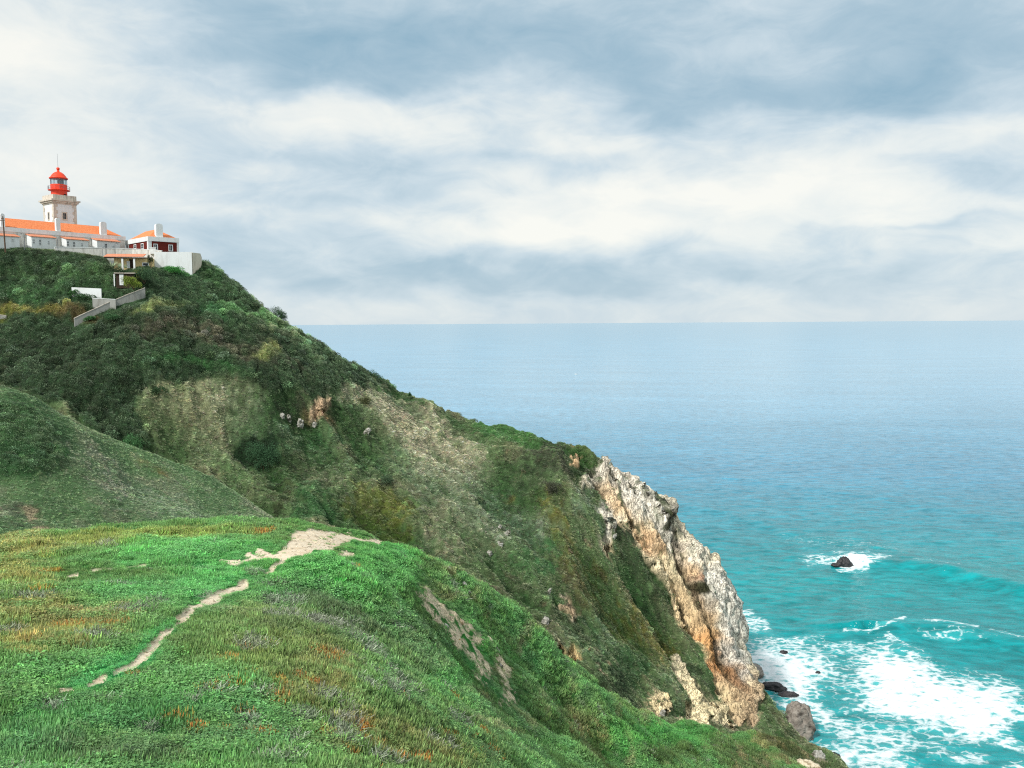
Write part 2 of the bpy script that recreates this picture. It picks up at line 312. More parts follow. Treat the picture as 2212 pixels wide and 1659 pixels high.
def mute(L, ds, ks):
    out = []
    for b in L:
        c = np.array(b[5], float); g = c.mean(); c = c + (np.array([g * .97, g * 1.06, g * .9]) - c) * ds
        out.append(b[:5] + (tuple(c), b[6] * ks))
    return out
HEAD_B = [b[:5] + ((b[5][0] * .96, b[5][1] * .98, b[5][2] * .95), b[6] * (.85 if b[5][0] > b[5][1] else 1)) for b in HEAD_B]
HEAD_B = [b if b[5][1] < b[5][0] * .9 and b[2] < 25 else b for b in mute(HEAD_B, .38, .85)]; SHR_B = mute(SHR_B, .25, .85)
def paint_head(px, py, X, Y):
    wx, wy = warp(px, py, X, Y, 60, 14.)
    sx, sy = warp(px, py, X, Y, 30, 7.)
    sd = poly_sd(sx, sy, SHRUB_Z); shr = sstep(8, -8, sd)
    col = np.zeros(px.shape + (3,)) + lin((88, 108, 70))
    nz = fbm(X / 9, Y / 9, 5, 4)
    col = put(col, sstep(-.1, .35, nz) * .45, (70, 106, 60)); col = put(col, sstep(-.05, -.4, nz) * .45, (112, 106, 84))
    nzf = .55 * fbm(X / 2.2, Y / 2.2, 40, 4)
    col = put_blobs(col, wx, wy, HEAD_B, .6, nzf)
    c2 = np.zeros(px.shape + (3,)) + lin((56, 80, 52))
    c2 = put_blobs(c2, wx, wy, SHR_B, .6, nzf * .8)
    col = col * (1 - shr[..., None]) + c2 * shr[..., None]
    rx_, ry_ = warp(px, py, X, Y, 26, 5.)
    rock = np.zeros(px.shape); cr = np.zeros(px.shape + (3,)) + lin((212, 198, 170))
    for k, P in enumerate(ROCKP):
        d = poly_sd(rx_, ry_, P); rock = np.maximum(rock, sstep(3, -3, d))
    cr = put_blobs(cr, rx_, ry_, ROCK_B, .45); gcr = cr.mean(-1, keepdims=True); up_ = sstep(1420, 1300, py)[..., None] * .2; cr = np.clip((cr * (.8 - up_) + gcr * np.array([1.05, 1.0, .88]) * (.2 + up_)) * 1.14 * np.array([1.03, 1.0, .92]), 0, .86)
    tuft = sstep(.13, .32, fbm(X / 2.5, Y / 2.5, 8.8, 4)) * .9          # plants growing in the rock
    rock = rock * (1 - tuft * sstep(1640, 1300, px) * .8)
    # bare bits showing through the lower scrub
    bare = sstep(.42, .55, fbm(X / 4, Y / 4, 2.2, 5)) * sstep(1000, 1150, px) * (1 - shr) * .8
    col = put(col, bare * (1 - rock), (128, 112, 88))
    return col, cr, rock, shr
# ---- middle spur
SPUR_B = [(60,930,110,70,30,(66,98,60),.9),(40,1000,90,40,10,(56,92,54),.8),(140,975,24,14,10,(66,136,56),.9),(180,920,60,14,30,(120,126,88),.6),(210,1000,120,30,25,(128,136,112),.6),(360,1090,110,40,28,(112,136,106),.6),(250,1060,90,40,20,(124,132,116),.55),(150,1020,50,20,10,(96,92,72),.5),
 (360,1020,20,12,30,(134,112,54),.7),(330,1000,50,8,30,(124,134,80),.7),(470,1100,100,30,30,(104,138,92),.5),(40,1110,70,40,0,(62,84,58),.6),(270,1110,60,20,0,(78,84,62),.5),(60,1108,22,10,14,(150,128,100),.9),(66,1124,16,6,-10,(150,124,96),.9),(95,1142,26,8,0,(176,146,116),1)]
SPUR_B = SPUR_B[:2] + mute(SPUR_B[2:], .3, .75)
def paint_spur(px, py, X, Y):
    wx, wy = warp(px, py, X, Y, 26, 8.)
    col = np.zeros(px.shape + (3,)) + lin((94, 126, 82))
    nz = fbm(X / 5, Y / 5, 5, 4)
    col = put(col, sstep(0, .4, nz) * .5, (128, 130, 108)); col = put(col, sstep(0, -.4, nz) * .5, (74, 104, 66))
    col = put_blobs(col, wx, wy, SPUR_B, .6, .5 * fbm(X / 1.6, Y / 1.6, 40, 4))
    shr = sstep(1.15, .9, blob(wx, wy, (30, 950, 110, 75, 28)))
    bare = np.maximum(sstep(1.15, .85, blob(wx, wy, (62, 1110, 20, 9, 14))), sstep(1.15, .85, blob(wx, wy, (95, 1142, 26, 8, 0))))
    return col, col, bare, shr
# ---- knoll
PATHS = [([(528,1266),(505,1277)],8),([(505,1277),(482,1285),(461,1293)],9),([(461,1293),(438,1306),(415,1318)],8),([(415,1318),(397,1339),(390,1345)],10),([(390,1345),(378,1354),(362,1370)],6),([(352,1378),(336,1392),(323,1410),(308,1424)],10),([(308,1424),(282,1443)],7),([(225,1466),(196,1484)],8),([(275,1446),(250,1456)],4),
         ([(157,1494),(120,1499)],4),([(198,1239),(243,1235)],2.2),([(275,1231),(314,1227)],2.6),([(144,1247),(165,1244)],1.8),([(556,1190),(580,1197)],6),([(535,1198),(560,1206)],5),([(480,1209),(512,1213)],3.2),([(735,1195),(765,1200)],3.5)]
PATCH = [(512,1213),(545,1203),(589,1196),(608,1187),(618,1171),(627,1155),(635,1150),(667,1147),(709,1149),(754,1155),(779,1163),(811,1166),(843,1165),(843,1174),(811,1175),(789,1170),(754,1173),(709,1189),(683,1193),(664,1203),(639,1208),(625,1213),(600,1226),(586,1241),(570,1244),(585,1228),(603,1212),(560,1210)]
STRIPES = [[(901,1278),(926,1282),(949,1307),(977,1336),(1003,1358),(1029,1384),(1038,1416),(1048,1448),(1045,1474),(1032,1464),(1025,1432),(1009,1403),(977,1378),(958,1349),(920,1310)],[(1077,1422),(1093,1442),(1096,1480),(1112,1512),(1083,1518),(1093,1486),(1077,1448)]]
# kinds: 0 ice plant, 1 clover, 2 grey dry, 3 orange ice plant, 4 fine grass
KN_B = [(60,1190,110,30,0,(152,158,76),.7),(30,1250,90,40,0,(142,150,66),.7),(100,1350,170,60,5,(132,138,66),.7),(40,1400,80,30,5,(152,146,70),.6),(300,1165,260,18,-3,(134,158,62),.7),(220,1330,120,30,0,(138,138,80),.6),(30,1160,80,14,0,(200,170,110),.5),
 (420,1200,200,40,0,(78,172,84),.8),(450,1260,120,40,-10,(76,176,88),.8),(300,1280,120,30,0,(72,160,80),.7),(340,1380,70,24,-30,(66,160,80),.8),(250,1450,120,30,-20,(58,168,84),.85),(700,1240,150,50,10,(78,172,80),.8),(640,1290,120,30,10,(80,160,84),.7),(820,1220,90,40,30,(70,160,70),.8),(860,1190,60,24,20,(66,164,72),.8),
 (640,1360,140,50,10,(86,122,66),.7),(550,1330,90,30,0,(104,140,74),.6),(740,1330,120,40,25,(76,112,72),.75),(560,1420,180,50,5,(104,140,62),.6),(420,1400,60,30,0,(86,130,62),.6),
 (700,1440,90,50,20,(134,130,76),.5),(660,1500,100,50,0,(112,126,60),.6),(160,1560,200,50,0,(60,140,70),.7),(60,1620,140,50,0,(70,146,82),.7),(250,1640,200,40,0,(70,110,66),.6),(330,1560,100,40,0,(54,132,62),.8),(480,1540,100,30,0,(62,140,74),.5),(450,1600,120,40,0,(70,126,66),.6),
 (800,1600,160,60,15,(118,122,58),.6),(960,1620,120,40,15,(116,130,66),.5),(900,1550,100,30,20,(80,120,60),.5),
 (980,1440,80,90,35,(74,160,72),.6),(1000,1380,24,60,-35,(66,160,64),.6),(900,1400,90,80,35,(92,140,84),.6),(1100,1500,100,100,40,(84,140,80),.5),(1130,1400,50,90,-30,(76,156,78),.6),(1200,1500,60,60,40,(84,152,74),.5),(1350,1600,90,40,15,(66,164,62),.8),(1500,1590,130,28,8,(56,152,60),.9),
 (1240,1560,60,40,50,(134,126,84),.55),(1280,1600,40,50,40,(128,118,80),.5),(1150,1620,60,60,40,(86,146,76),.5),(1060,1570,60,60,30,(100,150,84),.5),(1440,1630,80,20,0,(70,112,50),.8),(1590,1620,80,30,20,(74,122,56),.8),(1620,1650,90,30,20,(64,96,46),.7),(1720,1620,110,26,30,(58,80,44),.9),(1660,1590,60,18,30,(62,80,40),.9),(1700,1640,30,10,30,(150,142,104),.6),
 (1640,1600,40,7,38,(132,140,86),.8),(1770,1635,14,18,-20,(170,162,150),.7),(470,1322,40,10,0,(150,160,140),.3)]
ORANGE = [(495,1510,30,16,5),(512,1545,14,14,0),(775,1225,12,8,0),(790,1232,16,7,0),(150,1352,50,8,3),(230,1355,30,5,0),(255,1500,10,8,0),(700,1420,26,10,10),(545,1462,14,7,0),(420,1590,16,8,0),(560,1600,14,12,0),(590,1610,12,10,0),(190,1590,12,10,0),(250,1600,12,8,0),(780,1590,14,20,0),(960,1590,18,8,10),(1000,1600,18,12,30),(1040,1620,16,10,0),
 (740,1640,18,10,0),(820,1620,12,8,0),(860,1640,16,8,0),(370,1570,14,8,0),(290,1460,12,6,0),(600,1480,12,14,0),(70,1285,26,5,0),(500,1440,8,5,0),(590,1520,14,20,0),(450,1500,10,6,0),(110,1240,22,4,0),(560,1152,26,4,0),(660,1470,20,10,0),(700,1600,10,10,0),(900,1640,18,8,0),(1060,1640,16,8,0)]
GREYP = [(220,1180,22,5,0),(460,1515,26,10,15),(560,1510,22,8,0),(110,1530,28,12,0),(700,1510,40,16,10),(740,1580,40,36,0),(640,1560,30,14,10),(520,1560,26,12,20),(330,1590,20,12,10),(600,1650,50,12,0),(830,1650,30,12,0),(920,1600,12,22,-30),(960,1610,10,22,-30),(140,1350,30,10,0),(280,1330,40,8,0),(60,1300,60,8,0),(330,1310,30,8,0),(600,1330,40,10,0),(600,1300,50,14,0),(760,1223,12,6,0),
 (680,1260,12,6,0),(790,1490,20,10,20),(420,1530,20,8,0),(200,1390,30,10,0),(540,1400,34,14,0),(560,1240,26,8,0),(440,1290,16,5,0),(0,1370,40,10,0),(620,1600,26,20,0),(850,1500,30,10,40),(780,1400,50,10,35),(860,1470,60,8,40),(980,1560,30,16,30),(700,1350,60,10,10)]
def paint_knoll(px, py, X, Y):
    wl = np.clip(np.hypot(X, Y) / 20, .6, 6)
    wx = px + 26 * fbm(X / 3, Y / 3, 3.1, 4); wy = py + 12 * fbm(X / 3, Y / 3, 9.7, 4)
    fx = px + 14 * fbm(X / .9, Y / .9, 1.1, 4); fy = py + 8 * fbm(X / .9, Y / .9, 4.7, 4)
    nz = fbm(X / 5, Y / 5, 5, 5); n2 = fbm(X / 1.6, Y / 1.6, 15, 4); n3 = fbm(X / 2.2 + 9, Y / 2.2, 25, 4)
    far = sstep(900, 1150, px)
    col = np.zeros(px.shape + (3,)) + lin((84, 148, 72))
    col = put(col, sstep(0, .35, nz) * .5, (74, 160, 76)); col = put(col, sstep(0, -.4, nz) * .5, (98, 130, 66))
    col = put_blobs(col, wx, wy, [b[:6] + (b[6] * (.82 if b[5][0] > b[5][1] * .92 else 1),) for b in KN_B], .6, .5 * fbm(X / .8, Y / .8, 40, 4))
    g = col[..., 1] - col[..., 0]
    kind = np.zeros(px.shape, int); kind = np.where((nz + n2 * .8 + g * 1.6) > .42, 1, kind)
    kind = np.where(fbm(X / 2.8, Y / 2.8, 31, 3) > .44, 4, kind)
    gm = n3 > .47
    for b in GREYP: gm |= blob(fx, fy, b) + n2 * .5 < 1
    kind = np.where(gm, 2, kind)
    om = (fbm(X / .8, Y / .8, 44, 3) + .5 * n3 > .52) & (px < 1050) & (px > 420) & (py > 1380)
    for b in ORANGE: om |= blob(fx, fy, b) + fbm(X / .3, Y / .3, 7, 2) * .9 < 1.05
    kind = np.where(om & (kind != 1), 3, kind)
    # diagonal furrows on the flank
    ffx = sstep(820, 1000, px - (py - 1300) * .3)
    st = fbm((X * .9 - Y * .12) / 1.1, (Y * .6 + X * .4) / 9, 3, 4)
    col = put(col, ffx * sstep(.1, .45, st) * .5, (140, 128, 96)); col = put(col, ffx * sstep(-.1, -.45, st) * .5, (58, 100, 56))
    bare = np.zeros(px.shape)
    bx, by = px + 7 * fbm(X / .8, Y / .8, 6, 4), py + 4 * fbm(X / .8, Y / .8, 16, 4)
    bare = np.maximum(bare, sstep(1.5, -1.5, poly_sd(bx, by, PATCH)))
    nearp = sstep(30, 4, poly_sd(bx, by, PATCH))
    for P, wd in PATHS:
        d = np.full(px.shape, 1e9)
        for (ax, ay), (ex_, ey_) in zip(P[:-1], P[1:]):
            ux, uy = ex_ - ax, ey_ - ay; t = np.clip(((bx - ax) * ux + (by - ay) * uy) / (ux * ux + uy * uy), 0, 1)
            d = np.minimum(d, np.hypot(bx - ax - ux * t, (by - ay - uy * t)))
        bare = np.maximum(bare, sstep(wd + 2, wd - .5, d)); nearp = np.maximum(nearp, sstep(wd + 34, wd + 6, d))
    stm = np.zeros(px.shape)
    for P in STRIPES:
        sdp = poly_sd(px + 22 * fbm(X / 2, Y / 2, 6, 4), py + 14 * fbm(X / 2, Y / 2, 16, 4), P); stm = np.maximum(stm, sstep(9, -3, sdp - 3 + 18 * fbm(X / .9, Y / .9, 88, 4))); nearp = np.maximum(nearp, sstep(44, 12, sdp))
    return col, bare, kind, stm, n2, nearp

def nrm_disp(t, d):
    n = t.normals(); t.X = t.X + n[..., 0] * d; t.Y = t.Y + n[..., 1] * d; t.Z = t.Z + n[..., 2] * d
# ---- shape the headland
hx, hy = proj(head.X, head.Y, head.Z)
hcol, hrc, hrock, hshr = paint_head(hx, hy, head.X, head.Y)
lap('paint head')
X, Y = head.X, head.Y
base_n = fbm(X / 16, Y / 16, 1, 4) * 2.4
gul = ridged((X * .62 + Y * .62 + 5 * fbm(X / 20, Y / 20, 4, 3)) / 15, (Y * .7 - X * .7) / 30, 2, 4)
c5, id5 = cells(X / 5.2, Y / 5.2, 3); c2_, id2 = cells(X / 2.1, Y / 2.1, 41)
mound = np.sqrt(np.clip(1 - (c5 / .78) ** 2, 0, 1)) * (1.2 + 1.4 * id5) + np.sqrt(np.clip(1 - (c2_ / .75) ** 2, 0, 1)) * (.5 + .6 * id2)
plateau = sstep(224, 230, Y) * sstep(450, 425, hx)
low = (.7 * fbm(X / 2.6, Y / 2.6, 2, 4) + .35 * np.sqrt(np.clip(1 - (c2_ / .8) ** 2, 0, 1)) * id2)
edge_ok = 1 - .55 * hrock
hcol = hcol * (1 + hshr * ((id5 - .5) * .45 + .5 * fbm(X / 1.9, Y / 1.9, 71, 3)) + (1 - hshr) * .7 * fbm(X / 1.6, Y / 1.6, 77, 4))[..., None]; hcol = hcol * (1 + (1 - hshr) * np.clip(gul - .5, -.5, .4) * .8)[..., None] * (1 + (1 - hshr)[..., None] * np.clip(.45 - gul, 0, .5)[..., None] * np.array([-.5, .2, -.3])); hcol = np.clip(hcol, .005, .9)
zsmooth = head.Z.copy()
head.Z = head.Z + hshr * (1 - .85 * plateau) * (mound * 1.15 - 1.2 + .9 * fbm(X / 1.7, Y / 1.7, 61, 3)) + (1 - hshr) * (1 - hrock) * (low * 1.3 + (gul - .3) * 4.0) + base_n * .5 * edge_ok
U, Vv = (X * .8 + Y * .45), head.Z
stp = (U * .55 + Vv) / 3.1 + 1.2 * fbm(U / 6, Vv / 6, 2, 3); ledge = stp - np.floor(stp); ledge = sstep(0, .35, ledge) - ledge
rk = (ridged(U / 6, Vv / 24, 3, 4) - .45) * 5.2 + (ridged(U / 3.0 + Vv / 7, Vv / 8, 6, 3) - .5) * 1.7 + fbm(U / .9, Vv / 1.5, 5, 3) * .3 + ledge * 1.3
rsm = hrock
crev = sstep(-1.0, -2.6, rk + .5 * fbm(U / 1.5, Vv / 3, 5, 3)) * .75; hrc = hrc * (1 - crev[..., None]) + lin((82, 78, 58)) * crev[..., None]  # crevice shade painted into the rock colour, with a dirt and plant tint
nrm_disp(head, rk * rsm)
# the ground in front of and under the buildings stays below their sills
CAPX = [-900, 0, 60, 118, 160, 200, 228, 236, 247, 291, 300, 323, 332, 347, 363, 387, 403, 415, 419, 424, 433, 446, 460, 480, 500, 520, 535, 560, 590, 620, 640, 680, 720, 762]
CAPY = [510, 531, 534, 538, 544, 550, 556, 573, 583, 580, 576, 573, 577, 579, 574, 579, 587, 596, 580, 571, 563, 566, 574, 590, 606, 623, 637, 657, 680, 698, 710, 735, 761, 790]
hpx, hpy = proj(head.X, head.Y, head.Z); cy_ = np.interp(hpx, CAPX, CAPY)
dd_ = np.stack([(hpx - CX) / FV, -(cy_ - CY) / FV, -np.ones_like(hpx)], -1) @ RN.T
zc = HC + dd_[..., 2] / dd_[..., 1] * head.Y - .35
head.Z = np.where(hpx < 762, np.minimum(head.Z, zc + .25 * fbm(head.X / 1.5, head.Y / 1.5, 5, 3)), head.Z)
# even ground along the garden walls
GW = [([(155, 620.5), (190, 622), (219, 623.5)], 17), ([(200, 643.5), (250, 646)], 18), ([(160, 687), (173, 680.5), (205, 666), (232, 653.5), (255, 644), (275, 635.5), (295, 628), (313, 621)], 15), ([(-30, 676), (14, 681)], 6), ([(252, 592), (276, 592)], 14)]
wmask = np.zeros(hpx.shape)
for pts, off in GW:
    xs = [p[0] for p in pts]; ty = np.interp(hpx, xs, [p[1] for p in pts])
    m_ = sstep(xs[0] - 16, xs[0], hpx) * sstep(xs[-1] + 16, xs[-1], hpx) * sstep(-14, -4, hpy - ty) * sstep(off + 16, off + 6, hpy - ty)
    head.Z = head.Z * (1 - m_) + (zsmooth - .5 + .2 * fbm(head.X / 2, head.Y / 2, 9, 2)) * m_; wmask = np.maximum(wmask, m_)
HX2, HY2 = proj(head.X, head.Y, head.Z)
def yhit(px, py):
    d = (HX2 - px) ** 2 + (HY2 - py) ** 2; m_ = d < 12
    return float(head.Y[m_].min()) if m_.any() else float(head.Y.ravel()[np.argmin(d)])
lap('shape head')
# ---- spur
sx_, sy_ = proj(spur.X, spur.Y, spur.Z)
scol, _, sbare, sshr = paint_spur(sx_, sy_, spur.X, spur.Y)
X, Y = spur.X, spur.Y
c3, id3 = cells(X / 2.4, Y / 2.4, 9)
spur.Z = spur.Z + sshr * np.sqrt(np.clip(1 - (c3 / .78) ** 2, 0, 1)) * (.8 + .6 * id3) + fbm(X / 7, Y / 7, 3, 4) * .8 + fbm(X / 1.2, Y / 1.2, 7, 3) * .18
# ---- knoll
kx, ky = proj(knoll.X, knoll.Y, knoll.Z)
kcol, kbare, kkind, kst, kn2, knear = paint_knoll(kx, ky, knoll.X, knoll.Y)
X, Y = knoll.X, knoll.Y
kd = np.hypot(X, Y)
amp = sstep(12, 50, kd)
knoll.Z = knoll.Z + fbm(X / 3, Y / 3, 3, 4) * (.12 + .35 * amp) * (1 - kbare * .8) + fbm(X / .6, Y / .6, 8, 3) * .05 * (1 - kbare * .7) + (1 - kbare) * .06 + sstep(990, 1250, kx) * (1 - .7 * kst) * (fbm((X - Y * .15) / 2.2, Y / 14, 5, 4) * .9) \
  + kst * fbm(X / .7, Y / .9, 12, 4) * .5
lap('paint knoll')
# ------------------------------------------------------------------ materials
def new_mat(name, rough=.9, spec=.2):
    m = bpy.data.materials.new(name); m.use_nodes = True; t = NT(m.node_tree)
    b = m.node_tree.nodes['Principled BSDF']; b.inputs['Roughness'].default_value = rough; b.inputs['Specular IOR Level'].default_value = spec
    return m, t, b
def plain(name, rgb, rough=.85, var=.12, scale=2.0, spec=.25, bump=0.0, k=1.0, stain=None, metal=0):
    m, t, b = new_mat(name, rough, spec); b.inputs['Metallic'].default_value = metal
    o = t.n('ShaderNodeTexCoord').outputs['Object']
    n = t.noise(o, scale, 6, .6); c = lc(*rgb, k=k)
    cc_ = t.mix(n, tuple(x * (1 - var) for x in c), tuple(min(1, x * (1 + var)) for x in c))
    if stain:
        sv = t.vmul(o, (1.2, 1.2, .25)); s_ = t.noise(sv, stain[1], 5, .65)
        cc_ = t.mix(t.m('MULTIPLY', t.ramp(s_, [(.48, 0), (.7, 1)]), stain[2]), cc_, lc(*stain[0]))
    t.l(cc_, b.inputs['Base Color'])
    if bump:
        bp = t.n('ShaderNodeBump'); bp.inputs['Strength'].default_value = .6; bp.inputs['Distance'].default_value = bump
        t.l(t.noise(o, scale * 6, 4), bp.inputs['Height']); t.l(bp.outputs[0], b.inputs['Normal'])
    return m
def terrain_mat(name, fine, bumpd):
    m, t, b = new_mat(name, .95, .1)
    pos = t.n('ShaderNodeNewGeometry').outputs['Position']
    col = t.n('ShaderNodeAttribute', attribute_name='col').outputs['Color']
    rk_ = t.n('ShaderNodeAttribute', attribute_name='rock').outputs['Fac']
    rc = t.n('ShaderNodeAttribute', attribute_name='rcol').outputs['Color']
    n = t.noise(pos, fine, 6, .7)
    soil = t.mix(1.0, col, t.ramp(n, [(.25, .25), (.75, 1.15)]), 'MULTIPLY')
    # rock: pale faces, cracks and lichen
    rv = t.vmul(pos, (1, 1, .45))
    nr1 = t.n('ShaderNodeTexNoise'); nr1.inputs['Scale'].default_value = fine * .22; nr1.inputs['Detail'].default_value = 6; nr1.inputs['Roughness'].default_value = .62; nr1.inputs['Distortion'].default_value = .8
    t.l(rv, nr1.inputs['Vector']); ridge = t.m('ABSOLUTE', t.m('SUBTRACT', nr1.outputs[0], .5))
    nr2 = t.noise(t.vmul(pos, (1.3, 1.3, .22)), fine * .34, 6, .66, .3); ridge2 = t.m('ABSOLUTE', t.m('SUBTRACT', nr2, .5))
    crack = t.m('MULTIPLY', t.ramp(ridge, [(0, .5), (.02, 1)]), t.ramp(ridge2, [(0, .42), (.022, 1)]))
    big = t.noise(rv, fine * .16, 6, .68)
    tone = t.ramp(big, [(.3, .85), (.5, 1.08), (.75, 1.25)])
    rc2 = t.mix(1.0, t.mix(1.0, rc, tone, 'MULTIPLY'), crack, 'MULTIPLY')
    lich = t.ramp(t.noise(rv, fine * .5, 7, .72), [(.56, 0), (.64, 1)])
    rc2 = t.mix(t.m('MULTIPLY', lich, .35), rc2, lc(92, 84, 62))
    cfin = t.mix(rk_, soil, rc2); t.l(cfin, b.inputs['Base Color'])
    bp = t.n('ShaderNodeBump'); bp.inputs['Strength'].default_value = .9; bp.inputs['Distance'].default_value = bumpd
    hgt = t.m('ADD', n, t.m('MULTIPLY', t.m('MULTIPLY', crack, rk_), 1.5)); t.l(hgt, bp.inputs['Height']); t.l(bp.outputs[0], b.inputs['Normal'])
    return m
M_HEAD = terrain_mat('headland ground', 2.2, .22); M_SPUR = terrain_mat('spur ground', 4.0, .15); M_KNOLL = terrain_mat('knoll ground', 14.0, .03)
VEGK = 1.35
def terr_obj(name, t, mat, col, rock, rcol, keep):
    P = np.stack([t.X, t.Y, t.Z], -1).reshape(-1, 3); one = np.ones((len(P), 1))
    o = mesh_obj(name, P, t.faces(keep), mat, smooth=True, attrs=[('col', 'FLOAT_COLOR', np.concatenate([col.reshape(-1, 3), one], 1)), ('rock', 'FLOAT', rock.ravel()), ('rcol', 'FLOAT_COLOR', np.concatenate([rcol.reshape(-1, 3), one], 1))])
    return tag(o, kind='structure')
terr_obj('headland_hill', head, M_HEAD, hcol * .95, hrock, hrc, head.Z > -4)
terr_obj('middle_spur_hill', spur, M_SPUR, scol * .95, sbare, scol, spur.Z > -4)
sand = np.zeros(kcol.shape) + lin((236, 220, 192))
sand = sand * (.94 + .1 * kn2[..., None])
strp = np.zeros(kcol.shape) + lin((214, 198, 166))
kr = np.maximum(kbare, kst * sstep(-.34, .0, fbm(knoll.X / 1.1, knoll.Y / 1.1, 71, 4)))
rc_k = np.where((kst > kbare)[..., None], strp, sand)
# the dark rocky toe by the water
toe = sstep(1720, 1790, kx) * sstep(.05, .3, fbm(knoll.X / 5, knoll.Y / 5, 2, 4)); kr = np.maximum(kr, toe); rc_k = np.where((toe > .3)[..., None], lin((120, 108, 92)), rc_k)
# trodden earth: almost no cracks
m_, t_, b_ = None, None, None
terr_obj('foreground_knoll_hill', knoll, M_KNOLL, kcol * .6, np.clip(kst + toe, 0, 1) * (kr > .3), rc_k, knoll.Z > -4)
kob = bpy.data.objects['foreground_knoll_hill']
a_ = kob.data.attributes.new('path', 'FLOAT', 'POINT'); a_.data.foreach_set('value', kbare.astype(np.float32).ravel())
t_ = NT(M_KNOLL.node_tree); b_ = M_KNOLL.node_tree.nodes['Principled BSDF']
src = b_.inputs['Base Color'].links[0].from_socket
pos_ = t_.n('ShaderNodeNewGeometry').outputs['Position']
pn = t_.noise(pos_, 5, 8, .75); pc = t_.mix(pn, lc(214, 192, 160), lc(246, 234, 212)); pc = t_.mix(t_.ramp(t_.noise(pos_, 1.1, 5, .7), [(.45, 0), (.62, .6)]), pc, lc(204, 180, 148)); pg = t_.ramp(t_.noise(pos_, 30, 4, .7), [(.34, .5), (.46, 1)])
pc = t_.mix(1.0, pc, pg, 'MULTIPLY')
t_.l(t_.mix(t_.n('ShaderNodeAttribute', attribute_name='path').outputs['Fac'], src, pc), b_.inputs['Base Color'])
lap('terrain objs')
# ------------------------------------------------------------------ plants as prototypes
def leaf_mat(name, rough=.6, spec=.3, tr=.25):
    m, t, b = new_mat(name, rough, spec)
    c = t.n('ShaderNodeAttribute', attribute_type='INSTANCER', attribute_name='gcol').outputs['Color']
    lv = t.n('ShaderNodeAttribute', attribute_name='lv').outputs['Fac']
    r = t.n('ShaderNodeObjectInfo').outputs['Random']
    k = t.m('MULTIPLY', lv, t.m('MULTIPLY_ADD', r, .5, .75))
    cc_ = t.n('ShaderNodeVectorMath', operation='SCALE'); t.l(c, cc_.inputs[0]); t.l(k, cc_.inputs[3])
    t.l(cc_.outputs[0], b.inputs['Base Color'])
    if tr:
        ts = t.n('ShaderNodeBsdfTranslucent'); t.l(cc_.outputs[0], ts.inputs[0]); mx = t.n('ShaderNodeMixShader'); mx.inputs[0].default_value = tr
        t.l(b.outputs[0], mx.inputs[1]); t.l(ts.outputs[0], mx.inputs[2]); t.l(mx.outputs[0], m.node_tree.nodes['Material Output'].inputs[0])
    return m
M_LEAF = leaf_mat('leaves'); M_DRY = leaf_mat('dry twigs', .9, .1, 0)
class Acc:
    def __init__(s): s.V = []; s.F = []; s.lv = []
    def add(s, V, F, lv):
        o = len(s.V); s.V += [tuple(v) for v in V]; s.F += [tuple(i + o for i in f) for f in F]; s.lv += [lv] * len(V) if np.isscalar(lv) else list(lv)
    def obj(s, name, mat, link=False):
        return mesh_obj(name, s.V, s.F, mat, link=link, attrs=[('lv', 'FLOAT', np.array(s.lv))])
def rv3(): v = rng.normal(size=3); return v / np.linalg.norm(v)
def leaf_quad(A, p, d, up, L, wd, lv):
    s_ = np.cross(d, up); s_ /= np.linalg.norm(s_) + 1e-9; s_ *= wd / 2
    A.add([p, p + d * L * .5 - s_, p + d * L, p + d * L * .5 + s_], [(0, 1, 2, 3)], lv)
def canopy(n, leafL, spread=.5, hgt=.45):
    A = Acc()
    for i in range(n):
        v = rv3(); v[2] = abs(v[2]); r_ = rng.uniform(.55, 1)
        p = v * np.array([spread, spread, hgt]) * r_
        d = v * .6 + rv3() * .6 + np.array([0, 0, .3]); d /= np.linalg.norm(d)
        leaf_quad(A, p, d, rv3(), leafL * rng.uniform(.7, 1.3), leafL * .55, rng.uniform(.55, 1.35) * (.55 + .5 * r_ * (.5 + .5 * v[2])) * 1.25)  # leaves inside and low in the clump get darker tones, as painted shade
    return A
def tuft(n, L, wd, lean=.5, spread=.25, base=.7, tip=1.3):
    A = Acc()
    for i in range(n):
        a = rng.uniform(0, 6.283); r_ = spread * math.sqrt(rng.uniform()); p = np.array([math.cos(a) * r_, math.sin(a) * r_, -.03])
        b = rng.uniform(0, 6.283); ln = rng.uniform(.05, lean); d = np.array([math.cos(b) * ln, math.sin(b) * ln, 1.0]); d /= np.linalg.norm(d)
        s_ = np.cross(d, rv3()); s_ /= np.linalg.norm(s_); LL = L * rng.uniform(.6, 1.25); ww = wd * rng.uniform(.7, 1.3); k = rng.uniform(.7, 1.3)
        q = p + d * LL * .55; e = p + (d + np.array([math.cos(b), math.sin(b), 0]) * ln * .6) * LL
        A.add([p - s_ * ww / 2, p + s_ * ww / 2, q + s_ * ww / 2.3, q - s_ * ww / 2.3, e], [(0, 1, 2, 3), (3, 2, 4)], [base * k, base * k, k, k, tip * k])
    return A
